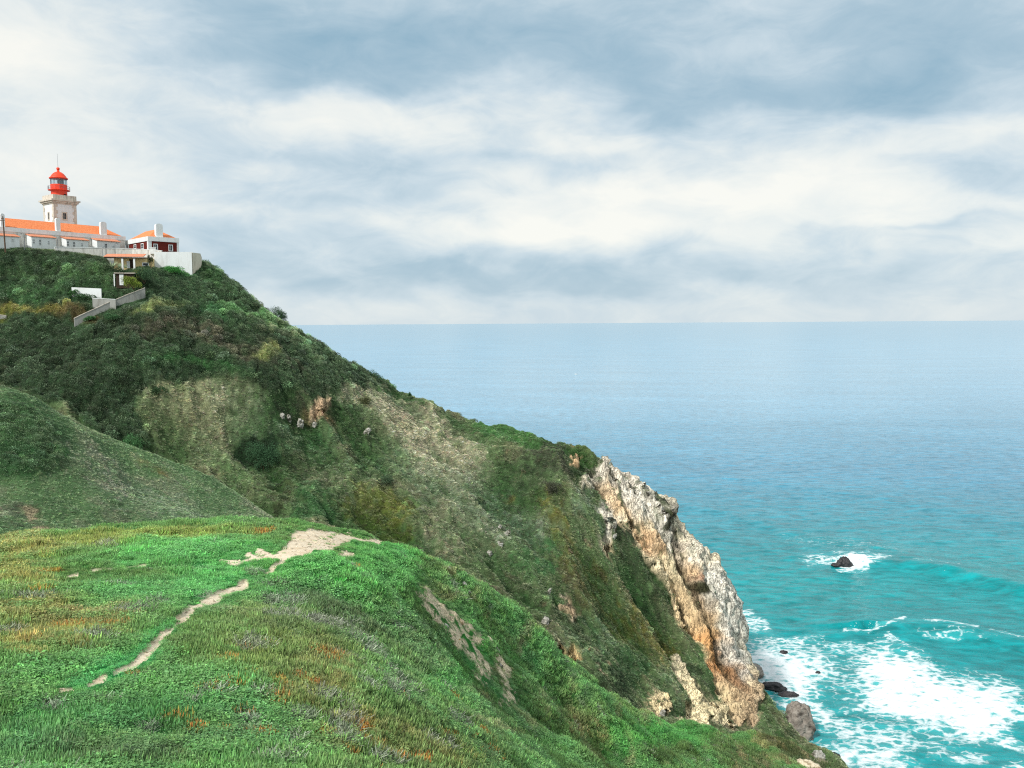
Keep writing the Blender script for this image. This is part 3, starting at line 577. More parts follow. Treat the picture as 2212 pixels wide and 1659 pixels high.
def fingers(n, L, wd, spread, tip):
    """ice plant: three-sided upturned fleshy leaves"""
    A = Acc()
    for i in range(n):
        a = rng.uniform(0, 6.283); r_ = spread * math.sqrt(rng.uniform()); p = np.array([math.cos(a) * r_, math.sin(a) * r_, -.02])
        b = a + rng.normal() * .8; ln = rng.uniform(.1, .9); h = np.array([math.cos(b), math.sin(b), 0]); d = h * ln + np.array([0, 0, .9]); d /= np.linalg.norm(d)
        LL = L * rng.uniform(.55, 1.2); ww = wd * rng.uniform(.8, 1.25); k = rng.uniform(.7, 1.3)
        m = p + d * LL * .5; e = m + (d + np.array([0, 0, .5]) - h * .15) * LL * .42
        sd_ = np.cross(d, (0, 0, 1)); sd_ /= np.linalg.norm(sd_) + 1e-9; o_ = np.cross(sd_, d)
        V = []
        for c, w_ in ((p, .8), (m, 1)):
            V += [c + sd_ * ww / 2 * w_, c - sd_ * ww / 2 * w_, c - o_ * ww * .7 * w_]
        V.append(e)
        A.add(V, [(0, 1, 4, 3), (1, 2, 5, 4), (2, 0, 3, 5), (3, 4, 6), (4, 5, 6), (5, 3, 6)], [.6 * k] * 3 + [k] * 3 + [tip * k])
    return A
def clover(n, R, spread):
    A = Acc()
    for i in range(n):
        a = rng.uniform(0, 6.283); r_ = spread * math.sqrt(rng.uniform()); c = np.array([math.cos(a) * r_, math.sin(a) * r_, rng.uniform(.02, .085)])
        nr = np.array([rng.normal() * .35, rng.normal() * .35, 1]); nr /= np.linalg.norm(nr); u = np.cross(nr, rv3()); u /= np.linalg.norm(u); v = np.cross(nr, u); k = rng.uniform(.7, 1.35)
        rr = R * rng.uniform(.7, 1.3); V = [c] + [c + (u * math.cos(t) + v * math.sin(t)) * rr * (1 if j % 2 else .62) + nr * rr * (.25 if j % 2 else .05) for j, t in enumerate(np.linspace(0, 2 * math.pi, 7)[:-1])]
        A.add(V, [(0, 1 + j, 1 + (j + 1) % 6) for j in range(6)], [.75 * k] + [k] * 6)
    return A
def twigs(n, L, spread):
    A = Acc()
    for i in range(n):
        a = rng.uniform(0, 6.283); r_ = spread * math.sqrt(rng.uniform()); p = np.array([math.cos(a) * r_, math.sin(a) * r_, 0]); d = rv3(); d[2] = abs(d[2]) * .7 + .15; d /= np.linalg.norm(d)
        s_ = np.cross(d, rv3()); s_ /= np.linalg.norm(s_); k = rng.uniform(.5, 1.4); LL = L * rng.uniform(.5, 1.2); q = p + d * LL; w_ = L * .05
        A.add([p - s_ * w_, p + s_ * w_, q + s_ * w_ * .5, q - s_ * w_ * .5], [(0, 1, 2, 3)], k)
    return A
def proto_col(name, objs):
    c = bpy.data.collections.new(name)
    for i, o in enumerate(objs): o.name = '%s_%02d' % (name, i); c.objects.link(o)
    return c
def gn_scatter(name, P, rot, scl, idx, gcol, col, label=None):
    o = mesh_obj(name, P, np.zeros((0, 3), int), None, attrs=[('rot', 'FLOAT_VECTOR', rot), ('scl', 'FLOAT_VECTOR', scl), ('idx', 'INT', idx), ('gcol', 'FLOAT_COLOR', np.concatenate([gcol, np.ones((len(gcol), 1))], 1))])
    g = bpy.data.node_groups.new(name, 'GeometryNodeTree'); g.interface.new_socket('Geometry', in_out='INPUT', socket_type='NodeSocketGeometry'); g.interface.new_socket('Geometry', in_out='OUTPUT', socket_type='NodeSocketGeometry')
    N = g.nodes; gi = N.new('NodeGroupInput'); go = N.new('NodeGroupOutput'); ip = N.new('GeometryNodeInstanceOnPoints'); ci = N.new('GeometryNodeCollectionInfo')
    ci.inputs['Collection'].default_value = col; ci.inputs['Separate Children'].default_value = True; ci.inputs['Reset Children'].default_value = True
    def att(nm, dt):
        a = N.new('GeometryNodeInputNamedAttribute'); a.data_type = dt; a.inputs['Name'].default_value = nm; return a.outputs['Attribute']
    L = g.links; L.new(gi.outputs[0], ip.inputs['Points']); L.new(ci.outputs[0], ip.inputs['Instance']); ip.inputs['Pick Instance'].default_value = True
    L.new(att('idx', 'INT'), ip.inputs['Instance Index']); L.new(att('rot', 'FLOAT_VECTOR'), ip.inputs['Rotation']); L.new(att('scl', 'FLOAT_VECTOR'), ip.inputs['Scale']); L.new(ip.outputs[0], go.inputs[0])
    md = o.modifiers.new('plants', 'NODES'); md.node_group = g
    tag(o, label, kind='stuff'); return o
def eulers(n, spin, follow):
    """rotation whose z axis leans from vertical towards the ground normal n"""
    z = n * follow[:, None] + np.array([0, 0, 1.]) * (1 - follow[:, None]); z /= np.linalg.norm(z, axis=1)[:, None]
    x = np.stack([np.cos(spin), np.sin(spin), np.zeros_like(spin)], 1); x = x - z * (x * z).sum(1)[:, None]; x /= np.linalg.norm(x, axis=1)[:, None]
    y = np.cross(z, x)
    return np.stack([np.arctan2(y[:, 2], z[:, 2]), np.arcsin(np.clip(-x[:, 2], -1, 1)), np.arctan2(x[:, 1], x[:, 0])], 1)
# what the nearer hills hide
def envelope(ts):
    e = np.full(2212, 9999.)
    for t in ts:
        px, py = proj(t.X, t.Y, t.Z); ok = (px > 0) & (px < 2211)
        np.minimum.at(e, px[ok].astype(int), py[ok])
    for k in range(3): e = np.minimum(e, np.minimum(np.roll(e, 1), np.roll(e, -1)))
    return e
ENV_K = envelope([knoll]); ENV_KS = envelope([knoll, spur])
def sample(t, N, dens, fields, env=None, margin=120):
    P = np.stack([t.X, t.Y, t.Z], -1); nr = t.normals(); r, c = t.X.shape
    a = P[1:, :-1] - P[:-1, :-1]; b = P[:-1, 1:] - P[:-1, :-1]; area = np.linalg.norm(np.cross(a, b), axis=2)
    px, py = proj(t.X, t.Y, t.Z); vis = (px > -margin) & (px < 2212 + margin) & (py < 1659 + margin) & (t.Z > .5)
    view = P - np.array([0, 0, HC]); facing = (nr * view).sum(2) / np.linalg.norm(view, axis=2) < .12
    ok = vis & facing
    if env is not None:
        e = env[np.clip(px, 0, 2211).astype(int)]; ok &= py < e + 30
    wgt = area * (ok * dens)[:-1, :-1]
    tot = wgt.sum(); n = int(min(N, tot)) if N else int(tot)
    cdf = np.cumsum(wgt.ravel()); k = np.searchsorted(cdf, rng.uniform(0, cdf[-1], n)); i, j = np.unravel_index(k, wgt.shape)
    u, v = rng.uniform(size=(2, n))
    def g(A):
        sh = (slice(None),) + (None,) * (A.ndim - 2); U, V_ = u[sh] if A.ndim > 2 else u, v[sh] if A.ndim > 2 else v
        return (A[i, j] * (1 - U) + A[i, j + 1] * U) * (1 - V_) + (A[i + 1, j] * (1 - U) + A[i + 1, j + 1] * U) * V_
    print('sample', n, 'of', round(tot))
    return g(P), g(nr), [A[i, j] if A.dtype.kind in 'ib' else g(A) for A in fields]
def jitter_col(c, v, hue=.06, desat=.3, lift=1.3):
    g_ = c.mean(1, keepdims=True); c = (c * (1 - desat) + g_ * desat) * lift * np.array([1.12, 1, 1]); n = len(c); k = np.exp(rng.normal(size=n) * v)[:, None]; h = 1 + rng.normal(size=(n, 3)) * hue
    return np.clip(c * k * h, 0, .95)
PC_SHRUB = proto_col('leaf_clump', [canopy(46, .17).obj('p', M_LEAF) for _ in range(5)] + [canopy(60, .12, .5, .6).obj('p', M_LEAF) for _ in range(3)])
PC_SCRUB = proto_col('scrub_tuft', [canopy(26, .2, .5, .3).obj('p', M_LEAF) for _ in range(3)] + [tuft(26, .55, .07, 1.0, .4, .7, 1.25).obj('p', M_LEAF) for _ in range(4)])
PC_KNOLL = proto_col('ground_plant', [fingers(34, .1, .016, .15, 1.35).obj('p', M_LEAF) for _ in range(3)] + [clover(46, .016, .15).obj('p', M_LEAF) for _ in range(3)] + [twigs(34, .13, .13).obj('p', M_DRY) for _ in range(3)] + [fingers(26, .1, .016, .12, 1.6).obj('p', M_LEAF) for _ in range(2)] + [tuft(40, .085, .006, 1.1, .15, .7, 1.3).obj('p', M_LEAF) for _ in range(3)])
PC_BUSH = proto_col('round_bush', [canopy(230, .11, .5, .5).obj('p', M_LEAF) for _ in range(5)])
# headland shrubs and scrub
P, n_, (c, sh, rk_) = sample(head, 150000, (.35 + 6.5 * hshr * (hrock < .3)) * (1 - .55 * wmask), [hcol, hshr, hrock], ENV_KS)
sel = (rng.uniform(size=len(P)) < sh) & (rk_ < .4); P, n_, c = P[sel], n_[sel], c[sel]; N = len(P)
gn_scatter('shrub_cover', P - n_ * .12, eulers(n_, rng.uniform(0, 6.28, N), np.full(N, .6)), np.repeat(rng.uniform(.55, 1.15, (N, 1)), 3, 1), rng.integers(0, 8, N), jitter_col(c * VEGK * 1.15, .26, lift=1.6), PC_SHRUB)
cl_ = sstep(-.1, .35, fbm(head.X / 14, head.Y / 14, 19, 3))
P, n_, (c, sh, rk_) = sample(head, 9000, (.11 * hshr + .075 * cl_ * (1 - hshr)) * (hrock < .2) * (1 - wmask) * (1 - plateau), [hcol, hshr, hrock], ENV_KS)
N = len(P); dk_ = np.array(lin((50, 78, 46))) * (1 - sh[:, None]) * .6 + c * (1 - .6 * (1 - sh[:, None]))
gn_scatter('bush_cover', P - n_ * .1, eulers(n_, rng.uniform(0, 6.28, N), np.full(N, .4)), rng.uniform(.9, 2.6, (N, 1)) * (1 + .3 * sh[:, None]) * np.array([1, 1, .8]), rng.integers(0, 5, N), jitter_col(dk_ * VEGK * 1.1, .3, lift=1.65), PC_BUSH)
P, n_, (c, sh, rk_) = sample(head, 150000, 5.0 * (1 - hshr) * (1 - hrock) ** 2, [hcol, hshr, hrock], ENV_KS)
N = len(P); ni = perlin(P[:, 0] / 3, P[:, 1] / 3, P[:, 2] / 3) > -.1
gn_scatter('scrub_cover', P - n_ * .05, eulers(n_, rng.uniform(0, 6.28, N), np.full(N, .5)), np.repeat(rng.uniform(.35, .8, (N, 1)), 3, 1), np.where(ni, rng.integers(3, 7, N), rng.integers(0, 3, N)), jitter_col(c * VEGK * 1.1, .26, lift=1.58), PC_SCRUB)
P, n_, (c, sh, rk_) = sample(spur, 90000, 13.0 * (1 - sbare), [scol, sshr, sbare], ENV_K)
N = len(P); ni = rng.uniform(size=N) > .5
gn_scatter('spur_scrub_cover', P - n_ * .03, eulers(n_, rng.uniform(0, 6.28, N), np.full(N, .5)), np.repeat(rng.uniform(.2, .42, (N, 1)) * (1 + sh[:, None] * .9), 3, 1), np.where(ni & (sh < .5), rng.integers(3, 7, N), rng.integers(0, 3, N)), jitter_col(c * VEGK * 1.1, .26, lift=1.5), PC_SCRUB)
P, n_, (c, sh) = sample(spur, 4000, (.55 * (sshr > .4) + .02) * (1 - sbare), [scol, sshr], ENV_K)
N = len(P); gn_scatter('spur_bush_cover', P - n_ * .08, eulers(n_, rng.uniform(0, 6.28, N), np.full(N, .4)), rng.uniform(.5, 1.5, (N, 1)) * np.array([1, 1, .8]), rng.integers(0, 5, N), jitter_col((c * .4 + lin((54, 92, 54)) * .6) * VEGK * 1.1, .3, lift=1.4), PC_BUSH)
# knoll
dk = np.hypot(knoll.X, knoll.Y)
dens = 95 * (11 / np.maximum(dk, 8)) ** 1.25 * (1 - .985 * sstep(.3, .7, kbare)) * (1 - .92 * kst) * (1 - .6 * toe)
P, n_, (c, kd_, kk, kn_) = sample(knoll, 230000, dens * (1 + knear * 1.2), [kcol, dk, kkind, knear], None, 160)
N = len(P); k = kk
idx = np.select([k == 0, k == 1, k == 2, k == 3], [rng.integers(0, 3, N), rng.integers(3, 6, N), rng.integers(6, 9, N), rng.integers(9, 11, N)], rng.integers(11, 14, N))
sw = rng.uniform(size=N) < .25; idx = np.where(sw, rng.integers(0, 6, N), idx)
gc = jitter_col(c * VEGK * 1.05, .18, desat=.3, lift=1.16) * np.array([1.05, 1, .9])
grey = np.array(lin((152, 154, 142))) * rng.uniform(.6, 1.3, (N, 1)); orn = np.where((rng.uniform(size=(N, 1)) < .6), lin((212, 138, 72)), lin((190, 166, 84))) * rng.uniform(.7, 1.2, (N, 1))
gc = np.where(((k == 2) & ~sw)[:, None], grey * .75 + gc * .25, gc); gc = np.where(((k == 3) & ~sw)[:, None], orn * .75 + gc * .25, gc); gc = np.where(((k == 0) & ~sw)[:, None], gc * .88 + np.array([.008, .01, .0]), gc)
dryt = (k == 4)[:, None] & (perlin(P[:, 0] / 1.5, P[:, 1] / 1.5, P[:, 2]) > .1)[:, None]; gc = np.where(dryt, gc * .55 + np.array(lin((150, 156, 134))) * .45, gc)
sc_ = (kd_ / 11) ** .55 * rng.uniform(.75, 1.25, N) * (1 - .62 * kn_) * (1 + .45 * perlin(P[:, 0] / 1.3, P[:, 1] / 1.3, P[:, 2] / 1.3))
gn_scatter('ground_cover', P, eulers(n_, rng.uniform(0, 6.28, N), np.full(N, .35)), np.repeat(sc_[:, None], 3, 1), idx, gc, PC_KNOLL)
def pebble():
    A = Acc(); V = rng.normal(size=(8, 3)); V /= np.linalg.norm(V, axis=1)[:, None]
    import bmesh
    bm = bmesh.new(); bmesh.ops.create_icosphere(bm, subdivisions=1, radius=1); V = np.array([v.co[:] for v in bm.verts]) * rng.uniform(.7, 1.2, (len(bm.verts), 1)) * np.array([1, .8, .55]) * .03; F = [[v.index for v in f.verts] for f in bm.faces]; bm.free()
    A.add(V, F, rng.uniform(.8, 1.2)); return A
PC_PEB = proto_col('pebble', [pebble().obj('p', M_DRY) for _ in range(4)])
P, n_, (kb_,) = sample(knoll, 22000, (26 * (kbare > .35) + 10 * (kst > .3)) * (dk < 90) * (22 / np.maximum(dk, 12)), [dk], None)
N = len(P); gn_scatter('gravel', P, eulers(n_, rng.uniform(0, 6.28, N), np.full(N, .8)), np.repeat((rng.uniform(.35, 1, N) ** 2 * 2.0 * (kb_ / 22) ** .5)[:, None], 3, 1), rng.integers(0, 4, N), np.array(lin((206, 190, 164))) * rng.uniform(.5, 1.1, (N, 1)), PC_PEB)
lap('scatter')
# ------------------------------------------------------------------ sea
as_ = np.linspace(-1.25, 1.25, 1150)
ys = np.concatenate([np.exp(np.linspace(math.log(125), math.log(1000), 900)), np.exp(np.linspace(math.log(1010), math.log(70000), 160))])
A_, Yg = np.meshgrid(as_, ys); Xg = A_ * Yg; sx, sy = proj(Xg, Yg, Xg * 0)
near = sstep(1500, 350, Yg)
wvs = fbm(Xg / 26 + Yg / 90, (Yg - Xg * .25) / 9, 1, 3) * .75 + fbm(Xg / 7, (Yg - Xg * .25) / 3.2, 4, 3) * .3
Zg = wvs * near
SW = [([(1890,1218),(1980,1225),(2080,1245),(2212,1282)],16,3.6),([(1930,1362),(2020,1366),(2110,1378),(2230,1402)],14,3.2),([(1430,1085),(1560,1108),(1700,1150),(1850,1180)],14,1.0),([(1620,1040),(1800,1060),(2212,1130)],20,.7),([(1760,1370),(1900,1380),(1990,1420)],8,.9)]
for L, wd, h in SW:
    pts = [at(x, y, 1.0) for x, y in L]
    q = []
    for x, y in L:
        d = ray(x, y); tt = -HC / d[2]; q.append((d[0] * tt, d[1] * tt))
    d2 = np.full(Xg.shape, 1e9); sgn = np.zeros(Xg.shape)
    for (ax, ay), (bx_, by_) in zip(q[:-1], q[1:]):
        ux, uy = bx_ - ax, by_ - ay; tt = np.clip(((Xg - ax) * ux + (Yg - ay) * uy) / (ux * ux + uy * uy), 0, 1)
        dd = np.hypot(Xg - ax - ux * tt, Yg - ay - uy * tt); m = dd < d2
        sg = np.sign(-(Yg - ay) * ux + (Xg - ax) * uy); d2 = np.where(m, dd, d2); sgn = np.where(m, sg, sgn)
    fr = np.where(sgn > 0, wd * .45, wd * 1.3)          # steeper towards the shore
    Zg = Zg + h * np.exp(-(d2 / fr) ** 2) * (1 + .4 * fbm(Xg / 20, Yg / 20, 3, 2))
FO_P = [([(1850,1422),(1905,1395),(1933,1406),(1984,1416),(2048,1462),(2144,1474),(2198,1490),(2208,1554),(2176,1586),(2112,1602),(1984,1576),(1904,1554),(1840,1531),(1866,1496),(1850,1451)],1.0),
        ([(1610,1405),(1660,1398),(1728,1400),(1776,1432),(1808,1451),(1776,1474),(1792,1496),(1740,1520),(1648,1480),(1600,1470)],.95),([(1770,1610),(1860,1592),(1950,1622),(1975,1670),(1800,1670)],.75)]
FO_B = [(1842,1219,38,13,0,1.05),(1800,1212,62,11,4,.5),(1872,1214,40,10,0,.55),(1630,1350,30,16,20,.55),(1600,1330,20,18,0,.6),(1740,1540,80,30,20,.62),(1900,1590,160,24,12,.5),(1900,1480,100,60,10,.42),(1830,1400,60,12,0,.4),(1690,1390,90,14,0,.45),(2180,1600,60,14,20,.6),(2020,1620,30,18,-50,.42),(2090,1640,50,16,0,.45),(2150,1540,80,30,0,.7),
        (1800,1640,60,30,0,.7),(1700,1440,110,50,10,.7),(1730,1600,40,20,30,.6),(2060,1380,100,8,5,.25),(1850,1180,200,16,6,.12),(2200,1660,40,12,0,.5),(1880,1500,60,30,0,.2)]
FO_L = [([(1824,1366),(1870,1368),(1920,1360),(1955,1350)],3,.55),([(1995,1354),(2030,1357),(2070,1365),(2112,1371)],3,.48),([(2140,1376),(2180,1386),(2212,1392)],3,.3),([(1975,1219),(2030,1224),(2070,1229)],1.6,.3),([(1880,1430),(1920,1380),(1960,1400)],6,.4),([(1830,1400),(1880,1392),(1920,1398)],3,.4)]
fo = np.zeros(Xg.shape); fm = Yg < 900
fX, fY = Xg[fm], Yg[fm]; fpx, fpy = sx[fm], sy[fm]
fwx = fpx + 34 * fbm(fX / 12, fY / 12, 3, 5); fwy = fpy + 16 * fbm(fX / 12, fY / 12, 13, 5)
f = np.zeros(fX.shape)
for Pq, v in FO_P: f = np.maximum(f, v * sstep(34, -48, poly_sd(fwx, fwy, Pq)))
for b in FO_B: f = np.maximum(f, b[5] * sstep(1.5, .4, blob(fwx, fwy, b)))
lx, ly = fpx + 6 * fbm(fX / 8, fY / 8, 3, 4), fpy + 5 * fbm(fX / 8, fY / 8, 13, 4)
for L, wd, v in FO_L:
    d = np.full(fX.shape, 1e9)
    for (ax, ay), (ex_, ey_) in zip(L[:-1], L[1:]):
        ux, uy = ex_ - ax, ey_ - ay; tt = np.clip(((lx - ax) * ux + (ly - ay) * uy) / (ux * ux + uy * uy), 0, 1)
        d = np.minimum(d, np.hypot((lx - ax - ux * tt), (ly - ay - uy * tt)))
    f = np.maximum(f, v * sstep(wd * 2, wd * .3, d))
fo[fm] = f
Zg = Zg + fo * (.35 + .5 * fbm(Xg / 2.2, Yg / 2.2, 9, 3)) * near
# water tint: greener over the shallows by the cliff
sh_ = np.exp(-(((Xg - 180) / 300) ** 2 + ((Yg - 230) / 290) ** 2))
sob = mesh_obj('sea', np.stack([Xg, Yg, Zg], -1), None if False else (lambda i: np.stack([i[:-1, :-1], i[:-1, 1:], i[1:, 1:], i[1:, :-1]], -1).reshape(-1, 4))(np.arange(Xg.size).reshape(Xg.shape)), None, smooth=True, attrs=[('foam', 'FLOAT', fo.ravel()), ('shal', 'FLOAT', sh_.ravel())])
tag(sob, kind='structure')
m, t, b = new_mat('sea water', .12, .5); b.inputs['IOR'].default_value = 1.33
pos = t.n('ShaderNodeNewGeometry').outputs['Position']; sp = t.n('ShaderNodeSeparateXYZ'); t.l(pos, sp.inputs[0])
foam = t.n('ShaderNodeAttribute', attribute_name='foam').outputs['Fac']; shal = t.n('ShaderNodeAttribute', attribute_name='shal').outputs['Fac']
rot = t.n('ShaderNodeMapping'); rot.inputs['Rotation'].default_value = (0, 0, math.radians(12)); t.l(pos, rot.inputs[0])
v1 = t.vmul(rot.outputs[0], (.35, 1, 1)); nA = t.noise(v1, .24, 6, .66, .5); nB = t.noise(t.vmul(rot.outputs[0], (.45, 1, 1)), 1.0, 5, .6, .3)
big = t.noise(t.vmul(rot.outputs[0], (.3, 1, 1)), .012, 4, .6)
deep_sheen = t.mix(t.ramp(t.m('MULTIPLY', sp.outputs[1], 1 / 3000), [(.05, 0), (.4, 1)]), lc(0, 114, 140), lc(108, 168, 198))  # paler with distance: the horizon's sky reflection painted into the water colour
wc = t.mix(t.ramp(shal, [(.1, 0), (.75, 1)]), deep_sheen, lc(0, 142, 146))
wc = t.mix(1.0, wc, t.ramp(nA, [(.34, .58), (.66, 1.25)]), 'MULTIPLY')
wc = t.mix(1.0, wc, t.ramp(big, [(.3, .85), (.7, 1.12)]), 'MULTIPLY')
# foam: solid where thick, lace where thin
vw = t.n('ShaderNodeVectorMath', operation='MULTIPLY_ADD'); nn = t.n('ShaderNodeTexNoise'); nn.inputs['Scale'].default_value = .35; nn.inputs['Detail'].default_value = 5; t.l(pos, nn.inputs['Vector'])
t.l(nn.outputs['Color'], vw.inputs[0]); vw.inputs[1].default_value = (4, 4, 0); t.l(pos, vw.inputs[2])
vor = t.n('ShaderNodeTexVoronoi', feature='DISTANCE_TO_EDGE'); vor.inputs['Scale'].default_value = .3; t.l(t.vmul(vw.outputs[0], (.7, 1.1, 1)), vor.inputs['Vector'])
lace = t.m('SUBTRACT', 1, t.m('MULTIPLY', vor.outputs[0], 2.6), clamp=True)
fn = t.noise(t.vmul(pos, (.7, 1.2, 1)), .5, 8, .68)
fsum = t.m('ADD', t.m('MULTIPLY', foam, 1.04), t.m('ADD', t.m('MULTIPLY', t.m('SUBTRACT', fn, .5), 1.9), t.m('MULTIPLY', t.m('SUBTRACT', lace, .55), .75)))
fa = t.ramp(fsum, [(.4, 0), (.62, .5), (1.0, 1)])
fa = t.m('MULTIPLY', fa, t.ramp(foam, [(.04, 0), (.16, 1)]))
milk = t.ramp(foam, [(.02, 0), (.8, .42)])
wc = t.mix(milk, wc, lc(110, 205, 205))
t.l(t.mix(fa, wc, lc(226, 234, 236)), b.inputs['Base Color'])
t.l(t.m('MULTIPLY_ADD', fa, .6, .14), b.inputs['Roughness'])
bp = t.n('ShaderNodeBump'); bp.inputs['Strength'].default_value = 1; t.l(t.m('DIVIDE', .75, t.m('ADD', 1, t.m('POWER', t.m('MULTIPLY', sp.outputs[1], 1 / 500), 1.3))), bp.inputs['Distance'])
hh = t.m('ADD', t.m('MULTIPLY', nA, 1.5), t.m('MULTIPLY', nB, .5)); hh = t.m('ADD', hh, t.m('MULTIPLY', fa, .25)); t.l(hh, bp.inputs['Height']); t.l(bp.outputs[0], b.inputs['Normal'])
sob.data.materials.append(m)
lap('sea')
#@@STAGE3
lap('done')
# ------------------------------------------------------------------ things
M_WHITE = plain('white limewash', (224, 227, 226), .9, .05, .8, .2, .01, stain=((176, 172, 164), .9, .35))
M_WALLOLD = plain('stained limewash', (214, 212, 205), .92, .1, 1.0, .2, .02, stain=((140, 136, 126), 1.4, .7))
M_STONE = plain('pale dressed stone', (206, 196, 182), .92, .16, 1.8, .2, .02, stain=((104, 96, 84), 1.2, .6))
M_GREYW = plain('grey rendered wall', (158, 158, 152), .92, .14, .8, .2, .02, stain=((110, 108, 98), 1.0, .6))
M_BEIGE = plain('weathered beige wall', (206, 196, 176), .92, .12, .8, .2, .02, stain=((132, 124, 106), 1.1, .5))
M_YELL = plain('cream plaster', (232, 206, 150), .9, .08, 1.2, .2, .01, stain=((150, 128, 96), 1.5, .4))
M_BRICK = plain('dark red wall', (104, 38, 30), .9, .22, 3.0, .2, .02)
M_RED = plain('red lantern paint', (234, 66, 28), .5, .06, 1.5, .45)
M_DARK = plain('dark glass', (38, 46, 54), .35, .1, 2, .3)
M_IRON = plain('painted iron', (92, 96, 102), .5, .1, 2, .4)
M_WOOD = plain('old wood', (88, 70, 56), .9, .2, 6, .2)
M_TAR = plain('dark timber', (58, 46, 38), .9, .2, 4, .2)
def tile_mat(name, c1, c2):
    m, t, b = new_mat(name, .85, .25); o = t.n('ShaderNodeTexCoord').outputs['Object']
    wv_ = t.n('ShaderNodeTexWave', wave_type='BANDS', bands_direction='X'); wv_.inputs['Scale'].default_value = 1.3; t.l(o, wv_.inputs['Vector'])
    n = t.noise(o, 2.2, 6, .65); c = t.mix(t.ramp(n, [(.35, 0), (.65, 1)]), lc(*c1), lc(*c2)); c = t.mix(1.0, c, t.ramp(wv_.outputs[1], [(0, .72), (.5, 1.06)]), 'MULTIPLY'); c = t.mix(1.0, c, t.ramp(t.noise(t.vmul(o, (3, .8, 3)), 1.6, 5, .7), [(.35, .78), (.6, 1.05)]), 'MULTIPLY'); t.l(c, b.inputs['Base Color'])
    bp = t.n('ShaderNodeBump'); bp.inputs['Distance'].default_value = .05; t.l(wv_.outputs[1], bp.inputs['Height']); t.l(bp.outputs[0], b.inputs['Normal']); return m
M_TILE = tile_mat('orange roof tiles', (232, 128, 76), (246, 152, 100)); M_TILE2 = tile_mat('faded roof tiles', (214, 132, 96), (232, 160, 126))
m, t, b = new_mat('lantern glass', .05, .5); b.inputs['Base Color'].default_value = lc(205, 222, 228) + (1,); b.inputs['Transmission Weight'].default_value = .85; b.inputs['IOR'].default_value = 1.05; M_GLASS = m
m, t, b = new_mat('lamp lens', .1, .6); b.inputs['Base Color'].default_value = lc(120, 140, 140) + (1,); M_LENS = m

def empty(name, loc, rz=0, **kw):
    o = bpy.data.objects.new(name, None); COL.objects.link(o); o.location = tuple(map(float, loc)); o.rotation_euler = (0, 0, rz); o.empty_display_size = .5
    return tag(o, **kw)
class MB:
    def __init__(s): s.V = []; s.F = []
    def add(s, V, F):
        o = len(s.V); s.V += [tuple(map(float, v)) for v in V]; s.F += [tuple(i + o for i in f) for f in F]; return s
    def box(s, u0, u1, v0, v1, z0, z1):
        return s.add([(u0, v0, z0), (u1, v0, z0), (u1, v1, z0), (u0, v1, z0), (u0, v0, z1), (u1, v0, z1), (u1, v1, z1), (u0, v1, z1)], [(0, 3, 2, 1), (4, 5, 6, 7), (0, 1, 5, 4), (1, 2, 6, 5), (2, 3, 7, 6), (3, 0, 4, 7)])
    def lathe(s, prof, n=24, c=(0, 0), cap=True, ph=0):
        V = []; F = []
        for r, z in prof: V += [(c[0] + r * math.cos(2 * math.pi * i / n + ph), c[1] + r * math.sin(2 * math.pi * i / n + ph), z) for i in range(n)]
        for k in range(len(prof) - 1): F += [(k * n + i, k * n + (i + 1) % n, (k + 1) * n + (i + 1) % n, (k + 1) * n + i) for i in range(n)]
        if cap: F += [tuple(range(n))[::-1], tuple(range((len(prof) - 1) * n, len(prof) * n))]
        return s.add(V, F)
    def tube(s, pts, r, n=6, r1=None):
        pts = [np.array(p, float) for p in pts]; V = []; F = []; m_ = len(pts)
        for k, p in enumerate(pts):
            d = pts[min(k + 1, m_ - 1)] - pts[max(k - 1, 0)]; d /= np.linalg.norm(d) + 1e-9; a = np.cross(d, (0, 0, 1) if abs(d[2]) < .9 else (1, 0, 0)); a /= np.linalg.norm(a); b_ = np.cross(d, a)
            rr = r if r1 is None else r + (r1 - r) * k / (m_ - 1)
            V += [p + rr * (a * math.cos(2 * math.pi * i / n) + b_ * math.sin(2 * math.pi * i / n)) for i in range(n)]
        for k in range(m_ - 1): F += [(k * n + i, k * n + (i + 1) % n, (k + 1) * n + (i + 1) % n, (k + 1) * n + i) for i in range(n)]
        F += [tuple(range(n))[::-1], tuple(range((m_ - 1) * n, m_ * n))]
        return s.add(V, F)
    def obj(s, name, mat, parent=None, smooth=False):
        return mesh_obj(name, s.V, s.F, mat, parent, smooth)
class Frame:
    """a building's own axes: u along its front, v into its depth"""
    def __init__(s, O, th): s.O = np.array(O, float); s.th = th; s.U = np.array([math.cos(th), math.sin(th)]); s.W = np.array([-math.sin(th), math.cos(th)])
    def u_at(s, px, v=0.0):
        """u on the plane v that is seen at column px"""
        k = (px - CX) / FV / math.cos(PITCH) * 1.0; k = ray(px, 600)[0] / ray(px, 600)[1]
        ax, ay = s.O[0] + v * s.W[0], s.O[1] + v * s.W[1]
        return (k * ay - ax) / (s.U[0] - k * s.U[1])
    def v_at(s, px, u=0.0):
        k = ray(px, 600)[0] / ray(px, 600)[1]; ax, ay = s.O[0] + u * s.U[0], s.O[1] + u * s.U[1]
        return (k * ay - ax) / (s.W[0] - k * s.W[1])
    def z_at(s, px, py, u, v):
        Y = s.O[1] + u * s.U[1] + v * s.W[1]; return at(px, py, Y)[2] - s.O[2]
